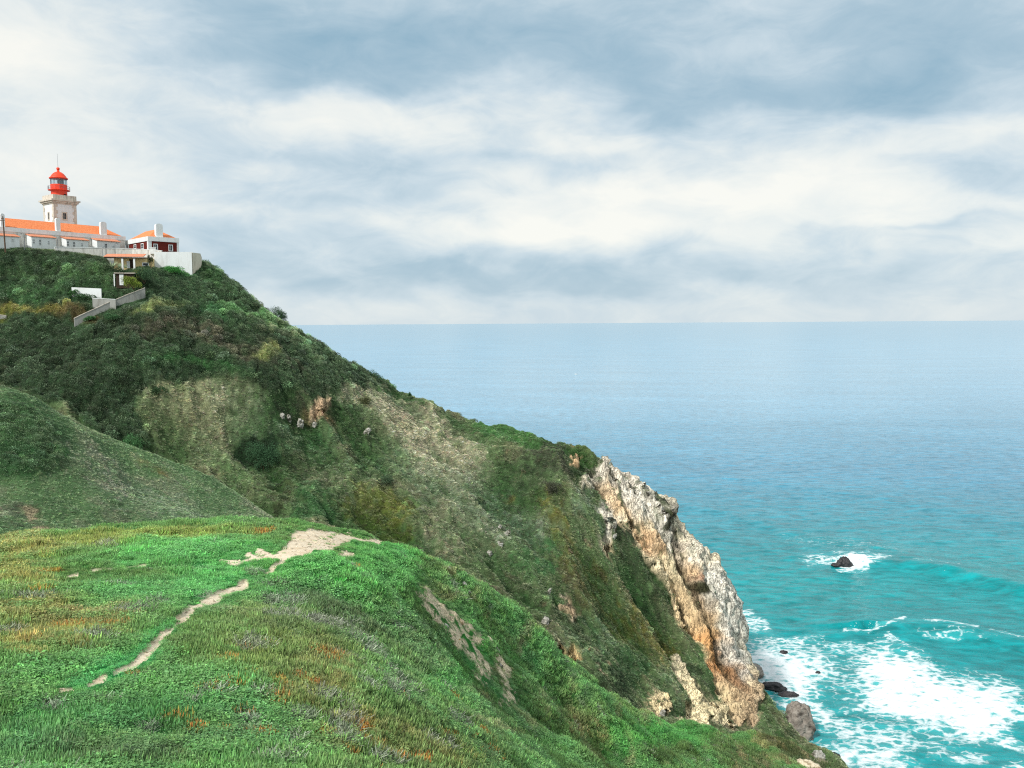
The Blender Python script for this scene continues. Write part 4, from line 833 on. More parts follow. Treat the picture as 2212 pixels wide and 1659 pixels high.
def window(par, u, z0, z1, wd, v=0.0, side=False, fr=.14, bars=True, fm=None, name='window', lab=None):
    """a framed window standing proud of the wall plane v (front) or u=v (side)"""
    def bx(m_, a0, a1, z0_, z1_, d0, d1):
        if side: m_.box(v - d1, v - d0, a0, a1, z0_, z1_)
        else: m_.box(a0, a1, v - d1, v - d0, z0_, z1_)
    f = MB(); h = wd / 2
    bx(f, u - h, u - h + fr, z0, z1, 0, .08); bx(f, u + h - fr, u + h, z0, z1, 0, .08); bx(f, u - h + fr, u + h - fr, z1 - fr, z1, 0, .075); bx(f, u - h + fr, u + h - fr, z0, z0 + fr, 0, .09)
    w_ = f.obj(name, fm or M_WHITE, par)
    p = MB(); bx(p, u - h + fr, u + h - fr, z0 + fr, z1 - fr, 0, .025); p.obj('pane', M_DARK, w_)
    if bars and wd > .5:
        q = MB(); bx(q, u - .03, u + .03, z0 + fr, z1 - fr, .027, .06); mz = (z0 + z1) / 2; bx(q, u - h + fr, u + h - fr, mz - .03, mz + .03, .028, .055); q.obj('glazing_bar', fm or M_WHITE, w_)
    if lab: w_['label'] = lab
    return w_
def gz(t, x, y):
    """ground height of a hill sheet near (x, y)"""
    d = (t.X - x) ** 2 + (t.Y - y) ** 2; k = np.argmin(d); return float(t.Z.ravel()[k])
def hit(t, px, py, w=5):
    """where the line of sight meets a hill (nearest visible grid point)"""
    X_, Y_ = proj(t.X, t.Y, t.Z); d = (X_ - px) ** 2 + (Y_ - py) ** 2; m_ = d < w * w
    while not m_.any(): w *= 1.6; m_ = d < w * w
    yy = np.where(m_, t.Y, 1e9); k = np.argmin(yy + d * .01); return np.array([t.X.ravel()[k], t.Y.ravel()[k], t.Z.ravel()[k]])
HP = proj(head.X, head.Y, head.Z); SPP = None
def hit_fast(t, P, px, py, w=5):
    d = (P[0] - px) ** 2 + (P[1] - py) ** 2; m_ = d < w * w
    while not m_.any(): w *= 1.6; m_ = d < w * w
    k = np.argmin(np.where(m_, t.Y + d * .01, 1e9)); return np.array([t.X.ravel()[k], t.Y.ravel()[k], t.Z.ravel()[k]])
KP = proj(knoll.X, knoll.Y, knoll.Z)
def sea_hit(px, py): d = ray(px, py); s_ = -HC / d[2]; return np.array([d[0] * s_, d[1] * s_, 0.])

# ---- lighthouse
TH = math.radians(53)
c0 = at(117.5, 483, 250); fr = Frame((c0[0], c0[1], 140.0), TH); S_ = 6.6
L = empty('lighthouse', fr.O, TH, label='square white lighthouse with stone corners and red lantern on the headland top', cat='lighthouse')
MB().box(0, S_, 0, S_, -2, 15.9).obj('tower', M_WHITE, L)
for (a, b_) in ((0, 0), (1, 0), (0, 1), (1, 1)):
    q = MB()
    for k in range(16):
        w1, w2 = (1.15, .75) if k % 2 else (.75, 1.15); z0 = k * 1.0; z1 = z0 + .97
        u0, u1 = (-.05, w1) if a == 0 else (S_ - w1, S_ + .05); v0, v1 = (-.05, w2) if b_ == 0 else (S_ - w2, S_ + .05)
        q.box(u0, u1, v0, v1, z0, min(z1, 15.88))
    q.obj('corner_stones', M_STONE, L)
q = MB(); q.box(-.2, S_ + .2, -.2, S_ + .2, 15.9, 16.3); q.box(-.9, S_ + .9, -.9, S_ + .9, 16.75, 17.2); q.box(-.55, S_ + .55, -.55, S_ + .55, 16.3, 16.75); q.obj('cornice', M_STONE, L)
q = MB()
for a in ((-.1, S_ + .1, -.1, .35), (-.1, S_ + .1, S_ - .35, S_ + .1), (-.1, .35, .35, S_ - .35), (S_ - .35, S_ + .1, .35, S_ - .35)): q.box(*a, 17.2, 18.6)
q.obj('parapet', M_STONE, L)
window(L, S_ * .46, 11.2, 13.7, 1.6, -.0, fm=M_STONE, fr=.38); window(L, S_ * .5, 11.2, 13.7, 1.3, 0, side=True, fm=M_STONE, fr=.3)
cu = S_ / 2
q = MB(); q.lathe([(2.25, 17.2), (2.25, 18.7), (2.2, 18.75), (2.2, 20.2), (2.28, 20.25), (2.28, 22.0)], 12, (cu, cu), ph=.2); dr = q.obj('lantern_drum', M_RED, L)
MB().box(cu + .35, cu + .95, cu - 2.5, cu - 2.2, 18.0, 19.1).obj('vent', M_TAR, dr)
q = MB(); q.lathe([(2.2, 20.2), (3.0, 20.25), (3.0, 20.4), (2.2, 20.4)], 24, (cu, cu), cap=False); g = q.obj('gallery', M_RED, L)
q = MB()
for i in range(16):
    a = 2 * math.pi * i / 16; q.tube([(cu + 2.95 * math.cos(a), cu + 2.95 * math.sin(a), 20.4), (cu + 2.95 * math.cos(a), cu + 2.95 * math.sin(a), 21.45)], .035, 5)
for z in (20.9, 21.45): q.tube([(cu + 2.95 * math.cos(a), cu + 2.95 * math.sin(a), z) for a in np.linspace(0, 2 * math.pi, 25)], .035, 5)
q.obj('railing', M_IRON, g)
MB().lathe([(2.19, 22.0), (2.19, 23.75)], 16, (cu, cu), cap=False).obj('lantern_glass', M_GLASS, L)
for i in range(12):
    a = 2 * math.pi * i / 12; MB().tube([(cu + 2.22 * math.cos(a), cu + 2.22 * math.sin(a), 22), (cu + 2.22 * math.cos(a), cu + 2.22 * math.sin(a), 23.75)], .05, 5).obj('glazing_bar', M_IRON, L)
MB().lathe([(.3, 22), (.75, 22.3), (.9, 22.9), (.75, 23.4), (.3, 23.7)], 14, (cu + .5, cu)).obj('lens', M_LENS, L)
q = MB(); q.lathe([(2.2, 23.7), (2.55, 23.72), (2.58, 24.0), (2.25, 24.15), (1.95, 24.7), (1.45, 25.3), (.9, 25.7), (.4, 25.85), (.35, 26.3), (.2, 26.35)], 24, (cu, cu)); dm = q.obj('dome', M_RED, L, True)
MB().lathe([(.02, 26.3), (.35, 26.4), (.5, 26.75), (.35, 27.1), (.02, 27.2)], 14, (cu, cu)).obj('finial', M_RED, dm, True)
MB().tube([(cu, cu, 27.1), (cu, cu, 31.2)], .045, 5, .02).obj('lightning_rod', M_IRON, dm)

# ---- long building in front of it
c0 = at(270, 511, 252.8); fr = Frame((c0[0], c0[1], 140.0), TH)
K = empty('keepers_building', fr.O, TH, label='long white building with orange tiled roof and three chimneys before the lighthouse', cat='building')
LL = -58.0; D = 9.0; ez = fr.z_at(270, 511, 0, 0)
MB().box(LL, 0, 0, D, -3, ez - 1.15).obj('wall', M_WALLOLD, K)
MB().box(LL - .15, .15, -.15, D + .15, ez - 1.15, ez).obj('parapet', M_WHITE, K)
rz = ez + 2.9
q = MB(); q.add([(LL, .5, ez + .02), (-.5, .5, ez + .02), (-.5, D - .5, ez + .02), (LL, D - .5, ez + .02), (LL + 1, D / 2, rz), (-5.0, D / 2, rz)], [(0, 1, 5, 4), (1, 2, 5), (2, 3, 4, 5), (3, 0, 4), (0, 3, 2, 1)]); rf = q.obj('roof', M_TILE, K)
def chimney(par, u, v, w_, z0, z1, d=.9):
    q = MB(); q.box(u - w_ / 2, u + w_ / 2, v, v + d, z0, z1 - .45)
    n = 8
    V = []; F = []
    for vv in (v, v + d): V += [(u + w_ / 2 * math.cos(a), vv, z1 - .45 + .45 * math.sin(a)) for a in np.linspace(0, math.pi, n)]
    F = [tuple(range(n)), tuple(range(n, 2 * n))[::-1]] + [(i, i + n, i + 1 + n, i + 1) for i in range(n - 1)]
    q.add(V, F); return q.obj('chimney', M_WHITE, par)
for a, b_, ty in ((7, 17.5, 461), (126, 136.5, 470.6), (221, 236, 479)):
    u0, u1 = fr.u_at(a, .1), fr.u_at(b_, .1); chimney(rf, (u0 + u1) / 2, .1, (u1 - u0) * .86, ez - .1, fr.z_at((a + b_) / 2, ty, (u0 + u1) / 2, .1))
AX = [(-20, 46, 510, [(31.5, 516.5, 522, 4), ]), (72, 124, 513, [(90, 517, 529.5, 4.2), (108.5, 520.5, 527.5, 3.8), (76, 516.5, 526, 5)]), (147, 194, 518.5, [(163, 522, 533.5, 4.4), (180, 525, 532, 3.6), (150, 521, 532, 4.6)]), (213, 262, 521.5, [(231.5, 526, 536.5, 5.5), (248, 530, 534.5, 3.8)])]
for a, b_, ey, wins in AX:
    dp = -3.0; u0, u1 = fr.u_at(a, dp), fr.u_at(b_, dp); z1 = fr.z_at((a + b_) / 2, ey, (u0 + u1) / 2, dp)
    x_ = MB(); x_.box(u0, u1, dp, -.01, -3, z1); x_.add([(u0 + .01, dp, z1), (u1 - .01, dp, z1), (u1 - .01, -.02, z1 + .75), (u0 + .01, -.02, z1 + .75), (u0 + .01, -.02, z1), (u1 - .01, -.02, z1)], [(0, 4, 3), (1, 2, 5)]); ax_ = x_.obj('annex', M_WHITE, K)
    y_ = MB(); y_.add([(u0 - .25, dp - .3, z1 - .02), (u1 + .25, dp - .3, z1 - .02), (u1 + .25, -.03, z1 + .82), (u0 - .25, -.03, z1 + .82), (u0 - .25, dp - .3, z1 + .14), (u1 + .25, dp - .3, z1 + .14), (u1 + .25, -.03, z1 + .98), (u0 - .25, -.03, z1 + .98)], [(0, 3, 2, 1), (4, 5, 6, 7), (0, 1, 5, 4), (1, 2, 6, 5), (2, 3, 7, 6), (3, 0, 4, 7)]); y_.obj('annex_roof', M_TILE2, ax_)
    for wx_, wt, wb, ww in wins:
        uu = fr.u_at(wx_, dp); sc1 = abs(fr.u_at(wx_ + ww / 2, dp) - fr.u_at(wx_ - ww / 2, dp)); uu = min(max(uu, u0 + sc1 / 2 + .1), u1 - sc1 / 2 - .1)
        f_ = MB(); za, zb = fr.z_at(wx_, wb, uu, dp), fr.z_at(wx_, wt, uu, dp); h = sc1 / 2 * 1.1; e = .08
        f_.box(uu - h, uu - h + e, dp - .07, dp, za, zb).box(uu + h - e, uu + h, dp - .07, dp, za, zb).box(uu - h + e, uu + h - e, dp - .065, dp, zb - e, zb).box(uu - h + e, uu + h - e, dp - .08, dp, za, za + e)
        f_.box(uu - .05, uu + .05, dp - .06, dp - .02, za + e, zb - e).box(uu - h + e, uu + h - e, dp - .055, dp - .02, (za + zb) / 2 - .06, (za + zb) / 2 + .06)
        f_.obj('window_frame', M_WHITE, ax_); MB().box(uu - h + e, uu + h - e, dp - .018, dp, za + e, zb - e).obj('pane', M_DARK, ax_)
# ---- red house
c0 = at(321, 538, 243); fr = Frame((c0[0], c0[1], 141.6), math.radians(45)); wr = fr.u_at(388); wl_ = fr.v_at(275)
R = empty('red_house', fr.O, fr.th, label='small dark red house with white parapet and orange hip roof by the cliff', cat='house')
pz = fr.z_at(321, 510.4, 0, 0); MB().box(0, wr, 0, wl_, -2.5, pz - 1.3).obj('wall', M_BRICK, R)
MB().box(-.2, wr + .2, -.2, wl_ + .2, pz - 1.3, pz).obj('parapet', M_WHITE, R)
for a, b_ in ((0, 0), (wr, 0), (0, wl_)):
    u0 = -.1 if a == 0 else wr - .5; v0 = -.1 if b_ == 0 else wl_ - .6
    MB().box(u0, u0 + (1.0 if a == 0 else .6), v0, v0 + (.9 if b_ == 0 else .7), -2.5, pz - 1.3).obj('corner_pier', M_WHITE, R)
q = MB(); q.add([(.4, .4, pz + .02), (wr - .4, .4, pz + .02), (wr - .4, wl_ - .4, pz + .02), (.4, wl_ - .4, pz + .02), (wr / 2, wr / 2 + .5, pz + 2.7), (wr / 2, wl_ - 4, pz + 2.7)], [(0, 1, 4), (1, 2, 5, 4), (2, 3, 5), (3, 0, 4, 5), (0, 3, 2, 1)]); rf = q.obj('roof', M_TILE, R)
u0, u1 = fr.u_at(341, .3), fr.u_at(355.5, .3); chimney(rf, (u0 + u1) / 2, .3, u1 - u0, pz - .1, fr.z_at(348, 483, (u0 + u1) / 2, .3), 1.2)
for px_, a, b_, ww in ((338.7, 526.5, 540.5, 9.5), (371, 528.5, 543, 9.5)):
    u_ = fr.u_at(px_); window(R, u_, fr.z_at(px_, b_, u_, 0), fr.z_at(px_, a, u_, 0), abs(fr.u_at(px_ + ww / 2) - fr.u_at(px_ - ww / 2)), 0, fr=.2)
for px_, a, b_, ww in ((278.5, 530, 536, 5), (294.5, 528, 538, 6), (310.3, 525.6, 538.4, 7)):
    v_ = fr.v_at(px_); v_ = min(v_, wl_ - 1.2); window(R, v_, fr.z_at(px_, b_, 0, v_), fr.z_at(px_, a, 0, v_), min(abs(fr.v_at(px_ + ww / 2) - fr.v_at(px_ - ww / 2)), 2.0), 0, side=True, fr=.22)
# ---- walls by sight-line points
def wall(name, pts, h, th_, mat, label, cap=None, base_drop=2.0, cat='wall'):
    """a wall whose top follows the given points; h = height of the masonry below the top"""
    P = [np.array(at(*p)) for p in pts]; o = P[0].copy(); o[2] -= h; E = empty(name, o, 0, label=label, cat=cat)
    q = MB(); c = MB(); n = len(P); V = []; C = []
    for k, p in enumerate(P):
        d = P[min(k + 1, n - 1)] - P[max(k - 1, 0)]; d = d[:2] / np.linalg.norm(d[:2]); nn_ = np.array([-d[1], d[0]]) * th_ / 2
        for s_ in (-1, 1):
            V += [(p[0] + s_ * nn_[0] - o[0], p[1] + s_ * nn_[1] - o[1], p[2] - h - base_drop - o[2]), (p[0] + s_ * nn_[0] - o[0], p[1] + s_ * nn_[1] - o[1], p[2] - o[2] - (.16 if cap else 0))]
            C += [(p[0] + s_ * nn_[0] * 1.35 - o[0], p[1] + s_ * nn_[1] * 1.35 - o[1], p[2] - .157 - o[2]), (p[0] + s_ * nn_[0] * 1.35 - o[0], p[1] + s_ * nn_[1] * 1.35 - o[1], p[2] - o[2])]
    F = []
    for k in range(n - 1):
        a = 4 * k; b_ = a + 4; F += [(a, b_, b_ + 1, a + 1), (a + 3, b_ + 3, b_ + 2, a + 2), (a + 1, b_ + 1, b_ + 3, a + 3), (a, a + 2, b_ + 2, b_)]
    F += [(0, 1, 3, 2), (4 * n - 4, 4 * n - 2, 4 * n - 1, 4 * n - 3)]
    q.add(V, F).obj('masonry', mat, E)
    if cap: c.add(C, F).obj('coping', cap, E)
    return E
wall('boundary_wall', [(118, 533, 228), (190, 534.5, 233), (249, 536, 237), (285, 537, 239), (318, 538.5, 238.5), (350, 541, 238)], 2.0, .4, M_WALLOLD, 'long low stained white wall running below the long building to the red house', M_WHITE, 1.5)
wall('retaining_wall', [(333, 544.5, 235), (372, 544.3, 236.5), (414, 544.5, 238)], 6.5, .5, M_WHITE, 'tall blank white retaining wall under the red house', None, 3)
wall('corner_wall', [(414.6, 545.6, 238.4), (431, 547.6, 242.5), (434, 556, 246)], 4.5, .5, M_BEIGE, 'weathered beige wall running back from the end of the tall white retaining wall', None, 3)
b0 = at(330.5, 544, 238.2); E = empty('rooftop_box', (b0[0], b0[1], b0[2]), math.radians(20), label='small white masonry box on the terrace before the red house corner', cat='masonry box')
MB().box(-.75, .75, -.6, .6, -.6, 1.05).obj('body', M_WHITE, E); MB().box(-.85, .85, -.7, .7, 1.053, 1.2).obj('lid', M_WHITE, E)
G = {}
for nm, (pts, off), h, mat, lab, cap in (
    ('garden_wall', GW[0], 2.3, M_WHITE, 'white garden wall, the upper one, half hidden in the shrubs below the long building', None),
    ('garden_wall', GW[1], 3.0, M_GREYW, 'pale grey garden wall wedged behind the sloping path wall', M_WHITE),
    ('path_wall', GW[2], 2.2, M_GREYW, 'long sloping grey stone wall with pale coping climbing through the shrubs', M_STONE),
    ('path_wall', GW[3], 1.0, M_GREYW, 'short low grey wall with pale coping at the left edge above the yellow shrubs', M_STONE)):
    yy = np.array([yhit(p[0], p[1] + off) for p in pts]); yy = np.polyval(np.polyfit([p[0] for p in pts], yy, 1), [p[0] for p in pts])
    wall(nm, [(p[0], p[1], y_) for p, y_ in zip(pts, yy)], h, .35, mat, lab, cap, 3)
# ---- cream house with pergola
c0 = at(247, 577, 229); fr = Frame((c0[0], c0[1], c0[2]), math.radians(14)); w1 = fr.u_at(330)
E = empty('cream_house', fr.O, fr.th, label='low cream house with tiled lean-to roof, white posts and dark pergola below the boundary wall', cat='house')
zt = fr.z_at(250, 556.5, 0, 0); MB().box(0, w1, 0, 5, -3, zt).obj('wall', M_YELL, E)
q = MB(); za = zt + .05; q.add([(-2.2, -1.9, za), (w1 * .8, -1.9, za + .1), (w1 * .8, 3, za + 1.15), (-2.2, 3, za + 1.05), (-2.2, -1.9, za + .14), (w1 * .8, -1.9, za + .24), (w1 * .8, 3, za + 1.29), (-2.2, 3, za + 1.19)], [(0, 3, 2, 1), (4, 5, 6, 7), (0, 1, 5, 4), (1, 2, 6, 5), (2, 3, 7, 6), (3, 0, 4, 7)]); q.obj('roof', M_TILE2, E)
q = MB().box(-2.1, w1, -1.75, -1.5, za - .32, za - .02)
for k in range(14): u_ = -1.8 + k * (w1 + 1.8) / 13; q.box(u_ - .06, u_ + .06, -1.7, -.01, za - .2, za - .08)
q.obj('pergola', M_TAR, E)
for a, b_ in ((263.5, 267.5), (289, 293)):
    u0, u1 = fr.u_at(a, -1.6), fr.u_at(b_, -1.6); MB().box(u0, u1, -1.6, -1.2, -3, za - .32).obj('post', M_WHITE, E)
for a, b_, ty, by in ((275, 282, 564, 579),):
    u0, u1 = fr.u_at(a), fr.u_at(b_); MB().box(u0, u1, -.12, -.01, fr.z_at(a, by, u0, 0), fr.z_at(a, ty, u0, 0)).obj('shutter', M_WHITE, E)
u_ = fr.u_at(286); MB().box(u_ - .6, u_ + .6, -.05, -.005, -2, zt - .4).obj('doorway', M_TAR, E)
u_ = fr.u_at(315.5); window(E, u_, fr.z_at(315, 575, u_, 0), fr.z_at(315, 567, u_, 0), 1.7, 0, fr=.22, bars=False)
# ---- shed
c0 = at(250, 606, 221); fr = Frame(c0, math.radians(12)); w1 = fr.u_at(290)
E = empty('garden_shed', fr.O, fr.th, label='small dark garden shed with a white door beside the yellow-green bush', cat='shed')
MB().box(0, w1, 0, 2.5, -2, 1.85).obj('wall', M_TAR, E); MB().box(-.3, w1 + .3, -.4, 2.7, 1.853, 2.05).obj('roof', M_STONE, E)
MB().box(fr.u_at(258), fr.u_at(267), -.1, -.01, -1.2, 1.6).obj('door', M_WHITE, E); MB().box(-.45, -.2, -.2, .05, -1.5, 1.7).obj('post', M_WHITE, E)
# ---- poles
p0 = at(9, 528, 214); p1 = at(8.5, 467, 214); E = empty('utility_pole', (p0[0], p0[1], p0[2] - 2), 0, label='dark wooden utility pole with crossarm at the left edge before the long building', cat='utility pole')
H_ = p1[2] - p0[2] + 2; MB().tube([(.25, 0, 0), (0, 0, H_)], .19, 8, .13).obj('post', M_WOOD, E)
q = MB().box(-.75, .35, -.08, .08, H_ - 1.1, H_ - .95).box(-.5, .3, -.07, .07, H_ - .62, H_ - .5); q.obj('crossarm', M_WOOD, E)
q = MB(); q.tube([(-.6 - 7 * s_, -2 * s_, H_ - .9 - .5 * math.sin(s_ * 2.2)) for s_ in np.linspace(0, 1, 8)], .02, 4); q.obj('wire', M_IRON, E)
def pole(name, px, ty, by, Y, arm, label, cat, r=.07, drop=1.5):
    a, b_ = at(px, by, Y), at(px, ty, Y); E = empty(name, (a[0], a[1], a[2] - drop), 0, label=label, cat=cat); h = b_[2] - a[2] + drop
    MB().tube([(0, 0, 0), (0, 0, h)], r, 7, r * .7).obj('post', M_IRON, E)
    if arm: MB().tube([(0, 0, h), (.12 * arm, 0, h + .25), (.45 * arm, 0, h + .35), (.8 * arm, 0, h + .2)], .04, 6).obj('arm', M_IRON, E); MB().box(.8 * arm - .2, .8 * arm + .2, -.12, .12, h + .05, h + .17).obj('lamp_head', M_IRON, E)
pole('lamp_post', 53, 506, 527, 221, -1, 'grey lamp post with short bracket right of the first annex', 'lamp post', .09)
pole('thin_post', 125, 515, 533, 226, 0, 'thin grey post at the right corner of the second annex', 'post', .07)
pole('thin_post', 222, 538, 552, 231, 0, 'thin grey post left of the last annex, before the low white wall', 'post', .07)
pole('lamp_post', 229.5, 535, 552, 231, -1, 'short curved lamp post left of the fourth annex window', 'lamp post', .07)
pole('lamp_post', 249, 528, 549, 233, 1, 'thin lamp post rising above the roof end of the cream house', 'lamp post', .06)
# ---- bushes
def bush(px, py, wpx, hpx, label, col, Y=None, P=None, t=None, cat='bush', dense=1.0, name='bush', leaf=.22, k=1.15):
    b0 = hit_fast(head, HP, px, py) if Y is None else at(px, py, Y)
    if Y is None: Yv = b0[1]
    else: Yv = Y
    w_ = wpx * Yv / FV; h_ = hpx * Yv / FV
    E = empty(name, b0 - np.array([0, 0, .12 * h_]), 0, label=label, cat=cat)
    A = Acc(); n = int(1500 * dense * max(1, (w_ / 4) ** 1.4)); lobes = [(rng.uniform(-.32, .32) * w_, rng.uniform(-.25, .25) * w_, rng.uniform(.12, .55) * h_, rng.uniform(.28, .42)) for _ in range(9)]
    for i in range(n):
        lx_, ly_, lz_, lr = lobes[i % 9]; v = rv3(); v[2] = v[2] if v[2] > -.3 else -v[2]; rr = rng.uniform(.55, 1.05)
        p = np.array([lx_ + v[0] * lr * w_ * .62 * rr, ly_ + v[1] * lr * w_ * .62 * rr, lz_ + v[2] * lr * h_ * rr]); p[2] = max(p[2], .02)
        d = v * .7 + rv3() * .6; d /= np.linalg.norm(d); leaf_quad(A, p, d, rv3(), leaf * rng.uniform(.7, 1.5), leaf * .6, rng.uniform(.6, 1.4))
    m_, t_, b_ = new_mat(name + ' leaves', .7, .25); lv_ = t_.n('ShaderNodeAttribute', attribute_name='lv').outputs['Fac']; sc2 = t_.n('ShaderNodeVectorMath', operation='SCALE'); sc2.inputs[0].default_value = lc(*col, k=k * VEGK); t_.l(lv_, sc2.inputs[3]); t_.l(sc2.outputs[0], b_.inputs['Base Color'])
    A.obj('crown', m_, True).parent = E
    q = MB()
    for i in range(5):
        lx_, ly_, lz_, lr = lobes[i]; q.tube([(0, 0, -.3), (lx_ * .4, ly_ * .4, lz_ * .5), (lx_, ly_, lz_)], .008 * w_ + .02, 5, .015)
    q.obj('stem', M_WOOD, E); return E
bush(604, 692, 44, 38, 'dark wind-bent bush alone on the skyline beside the horizon', (46, 72, 44), Y=266, dense=1.4)
bush(770, 815, 70, 34, 'left half of the pair of dark bushes where the shrubs end on the skyline', (44, 68, 42), Y=262, dense=1.3)
bush(802, 832, 56, 42, 'right-hand round dark bush where the shrubs end on the skyline', (48, 76, 44), Y=262, dense=1.3)
bush(886, 856, 9, 12, 'tiny upright bush on the skyline above the dry grass', (44, 78, 44), Y=262, leaf=.14)
bush(930, 881, 8, 11, 'smallest bush on the skyline, further down the ridge', (40, 64, 44), Y=260, leaf=.14)
bush(1196, 978, 52, 34, 'brownish dark bush on the ridge just above the cliff top', (56, 56, 46), Y=250)
bush(1250, 984, 60, 18, 'low flat green bush along the cliff brink', (58, 84, 44), Y=250)
bush(570, 1012, 84, 84, 'large round dark bush alone in the middle of the hillside', (46, 74, 48), dense=1.3)
bush(283, 966, 62, 44, 'rounded dark green bush at the gully bottom above the spur', (62, 100, 60))
bush(344, 848, 36, 24, 'small dark bush at the top edge of the dry grass slope', (46, 68, 42))
bush(790, 870, 30, 26, 'olive bush in the hollow under the pair of dark bushes', (72, 76, 48))
bush(1190, 1062, 52, 40, 'tangled dark bush on the slope below the ridge bush', (60, 62, 50))
bush(836, 1040, 34, 26, 'small dark round bush low on the open slope', (60, 78, 56))
bush(289, 620, 46, 30, 'bright yellow-green bush right of the garden shed', (106, 122, 48), Y=219, k=1.0)
bush(312, 606, 50, 36, 'dark green bush between the yellow-green bush and the cream house window', (46, 70, 44), Y=224)
bush(326, 574, 14, 32, 'dark climbing vine at the corner of cream house and white wall', (52, 60, 36), Y=227.5, name='climbing_vine', cat='vine', leaf=.18)
bush(186, 646, 40, 16, 'dark green bush against the upper white garden wall', (50, 78, 46), Y=None)
bush(160, 636, 30, 18, 'green bush hiding the left end of the upper white garden wall', (58, 92, 52), Y=None)
bush(240, 690, 34, 18, 'dark bush growing over the foot of the sloping path wall', (52, 82, 50), Y=None)
bush(198, 690, 26, 12, 'small green bush at the lower end of the sloping path wall', (58, 92, 54), Y=None)
bush(370, 588, 46, 20, 'bright green bush at the foot of the tall white wall', (58, 112, 52), Y=233)
def agave(px, py, hpx, Y, label):
    b0 = at(px, py, Y); h_ = hpx * Y / FV; E = empty('agave', b0, 0, label=label, cat='agave', group='agaves by the cream house'); q = MB()
    for i in range(18):
        a = rng.uniform(0, 6.28); ln = rng.uniform(.2, 1.1); d = np.array([math.cos(a) * ln, math.sin(a) * ln, 1]); d /= np.linalg.norm(d); s_ = np.cross(d, (0, 0, 1)); s_ /= np.linalg.norm(s_) + 1e-6; L_ = h_ * rng.uniform(.75, 1.15)
        m_ = d * L_ * .35; e = d * L_; o_ = np.cross(s_, d) * .05
        q.add([-s_ * .06, s_ * .06, m_ + s_ * .11 - o_, e, m_ - s_ * .11 - o_, m_ + o_], [(0, 1, 2, 5), (0, 5, 4), (5, 2, 3), (4, 5, 3), (0, 4, 3, 2, 1)])
    q.obj('leaves', M_AGAVE, E)
M_AGAVE = plain('agave leaf', (150, 166, 132), .6, .15, 4, .3)
agave(243, 578, 17, 225, 'tall pale agave at the left end of the cream house'); agave(258, 579, 12, 225.5, 'shorter agave between the tall one and the first white post'); agave(272, 580, 9, 225.5, 'smallest agave in front of the white shutter')
# ---- rocks
def rock_mat(name, c1, c2, c3, sc, wet=False):
    m, t, b = new_mat(name, .4 if wet else .9, .4 if wet else .2); o = t.n('ShaderNodeNewGeometry').outputs['Position']
    n = t.noise(o, sc, 8, .68); n2 = t.noise(t.vmul(o, (1, 1, 2.2)), sc * .4, 6, .6)
    c = t.mix(t.ramp(n, [(.35, 0), (.62, 1)]), lc(*c1), lc(*c2)); c = t.mix(t.ramp(n2, [(.5, 0), (.62, 1)]), c, lc(*c3)); t.l(c, b.inputs['Base Color'])
    bp = t.n('ShaderNodeBump'); bp.inputs['Distance'].default_value = .25 / sc; bp.inputs['Strength'].default_value = 1; t.l(t.noise(o, sc * 2.5, 6, .7), bp.inputs['Height']); t.l(bp.outputs[0], b.inputs['Normal']); return m
M_RBLACK = rock_mat('wet black rock', (38, 36, 40), (62, 58, 58), (26, 26, 28), .8, True); M_RBROWN = rock_mat('brown sea rock', (112, 104, 96), (158, 150, 140), (74, 68, 62), .6)
M_RWHITE = rock_mat('white limestone', (136, 134, 124), (190, 187, 178), (84, 82, 66), 1.4); M_RTAN = rock_mat('tan limestone', (200, 184, 154), (226, 212, 186), (146, 126, 98), 2.0); M_RSMALL = rock_mat('pale stone', (156, 152, 142), (198, 194, 184), (100, 94, 82), 5.0)
def rock(base, size, mat, label, rot=0, tilt=(0, 0), rough=.3, sub=4, name='rock', taper=0.0, group=None, sink=.25, cat='rock', box=.0):
    import bmesh
    bm = bmesh.new(); bmesh.ops.create_icosphere(bm, subdivisions=sub, radius=1); V = np.array([v.co[:] for v in bm.verts]); F = np.array([[v.index for v in f.verts] for f in bm.faces]); bm.free()
    sd_ = rng.uniform(0, 100)
    if box: V = np.sign(V) * np.abs(V) ** (1 - box); V /= np.maximum(np.abs(V).max(1), .001)[:, None] ** .6
    n = V / np.linalg.norm(V, axis=1)[:, None]
    z_ = V[:, 2] * 1.0 + sd_
    d = ridged(V[:, 0] * .9 + sd_, V[:, 1] * .9, V[:, 2] * .9 + sd_, 4) - .5 + .35 * fbm(V[:, 0] * 3 + sd_, V[:, 1] * 3, V[:, 2] * 3, 3)
    V = V + n * (d * rough)[:, None]; V[:, :2] *= (1 - taper * np.clip((V[:, 2] + .3), 0, 1.3))[:, None]
    V[:, 2] += 1 - sink * 2; V = V * np.array(size) / 2
    M_ = np.array(Matrix.Rotation(rot, 3, 'Z') @ Matrix.Rotation(tilt[0], 3, 'X') @ Matrix.Rotation(tilt[1], 3, 'Y')); V = V @ M_.T
    o = mesh_obj(name, V, F, mat, smooth=False); o.location = tuple(map(float, base)); return tag(o, label, cat, group)
def seaR(px, py, wpx, hpx, mat, label, dk=.8, **kw):
    b_ = sea_hit(px, py); r_ = np.linalg.norm(b_ - np.array([0, 0, HC])) / FV; w_ = wpx * r_; h_ = hpx * r_ * 1.25
    return rock(b_ + np.array([0, w_ * dk * .25, 0]), (w_, w_ * dk, h_ * 1.3), mat, label, **kw)
seaR(1827, 1225, 31, 15, M_RBLACK, 'black wave-washed rock alone in a ring of foam', rough=.42, taper=.2)
seaR(1808, 1224, 20, 5, M_RBLACK, 'low black shelf just left of the lone rock in the foam', rough=.5)
b_ = sea_hit(1688, 1500)
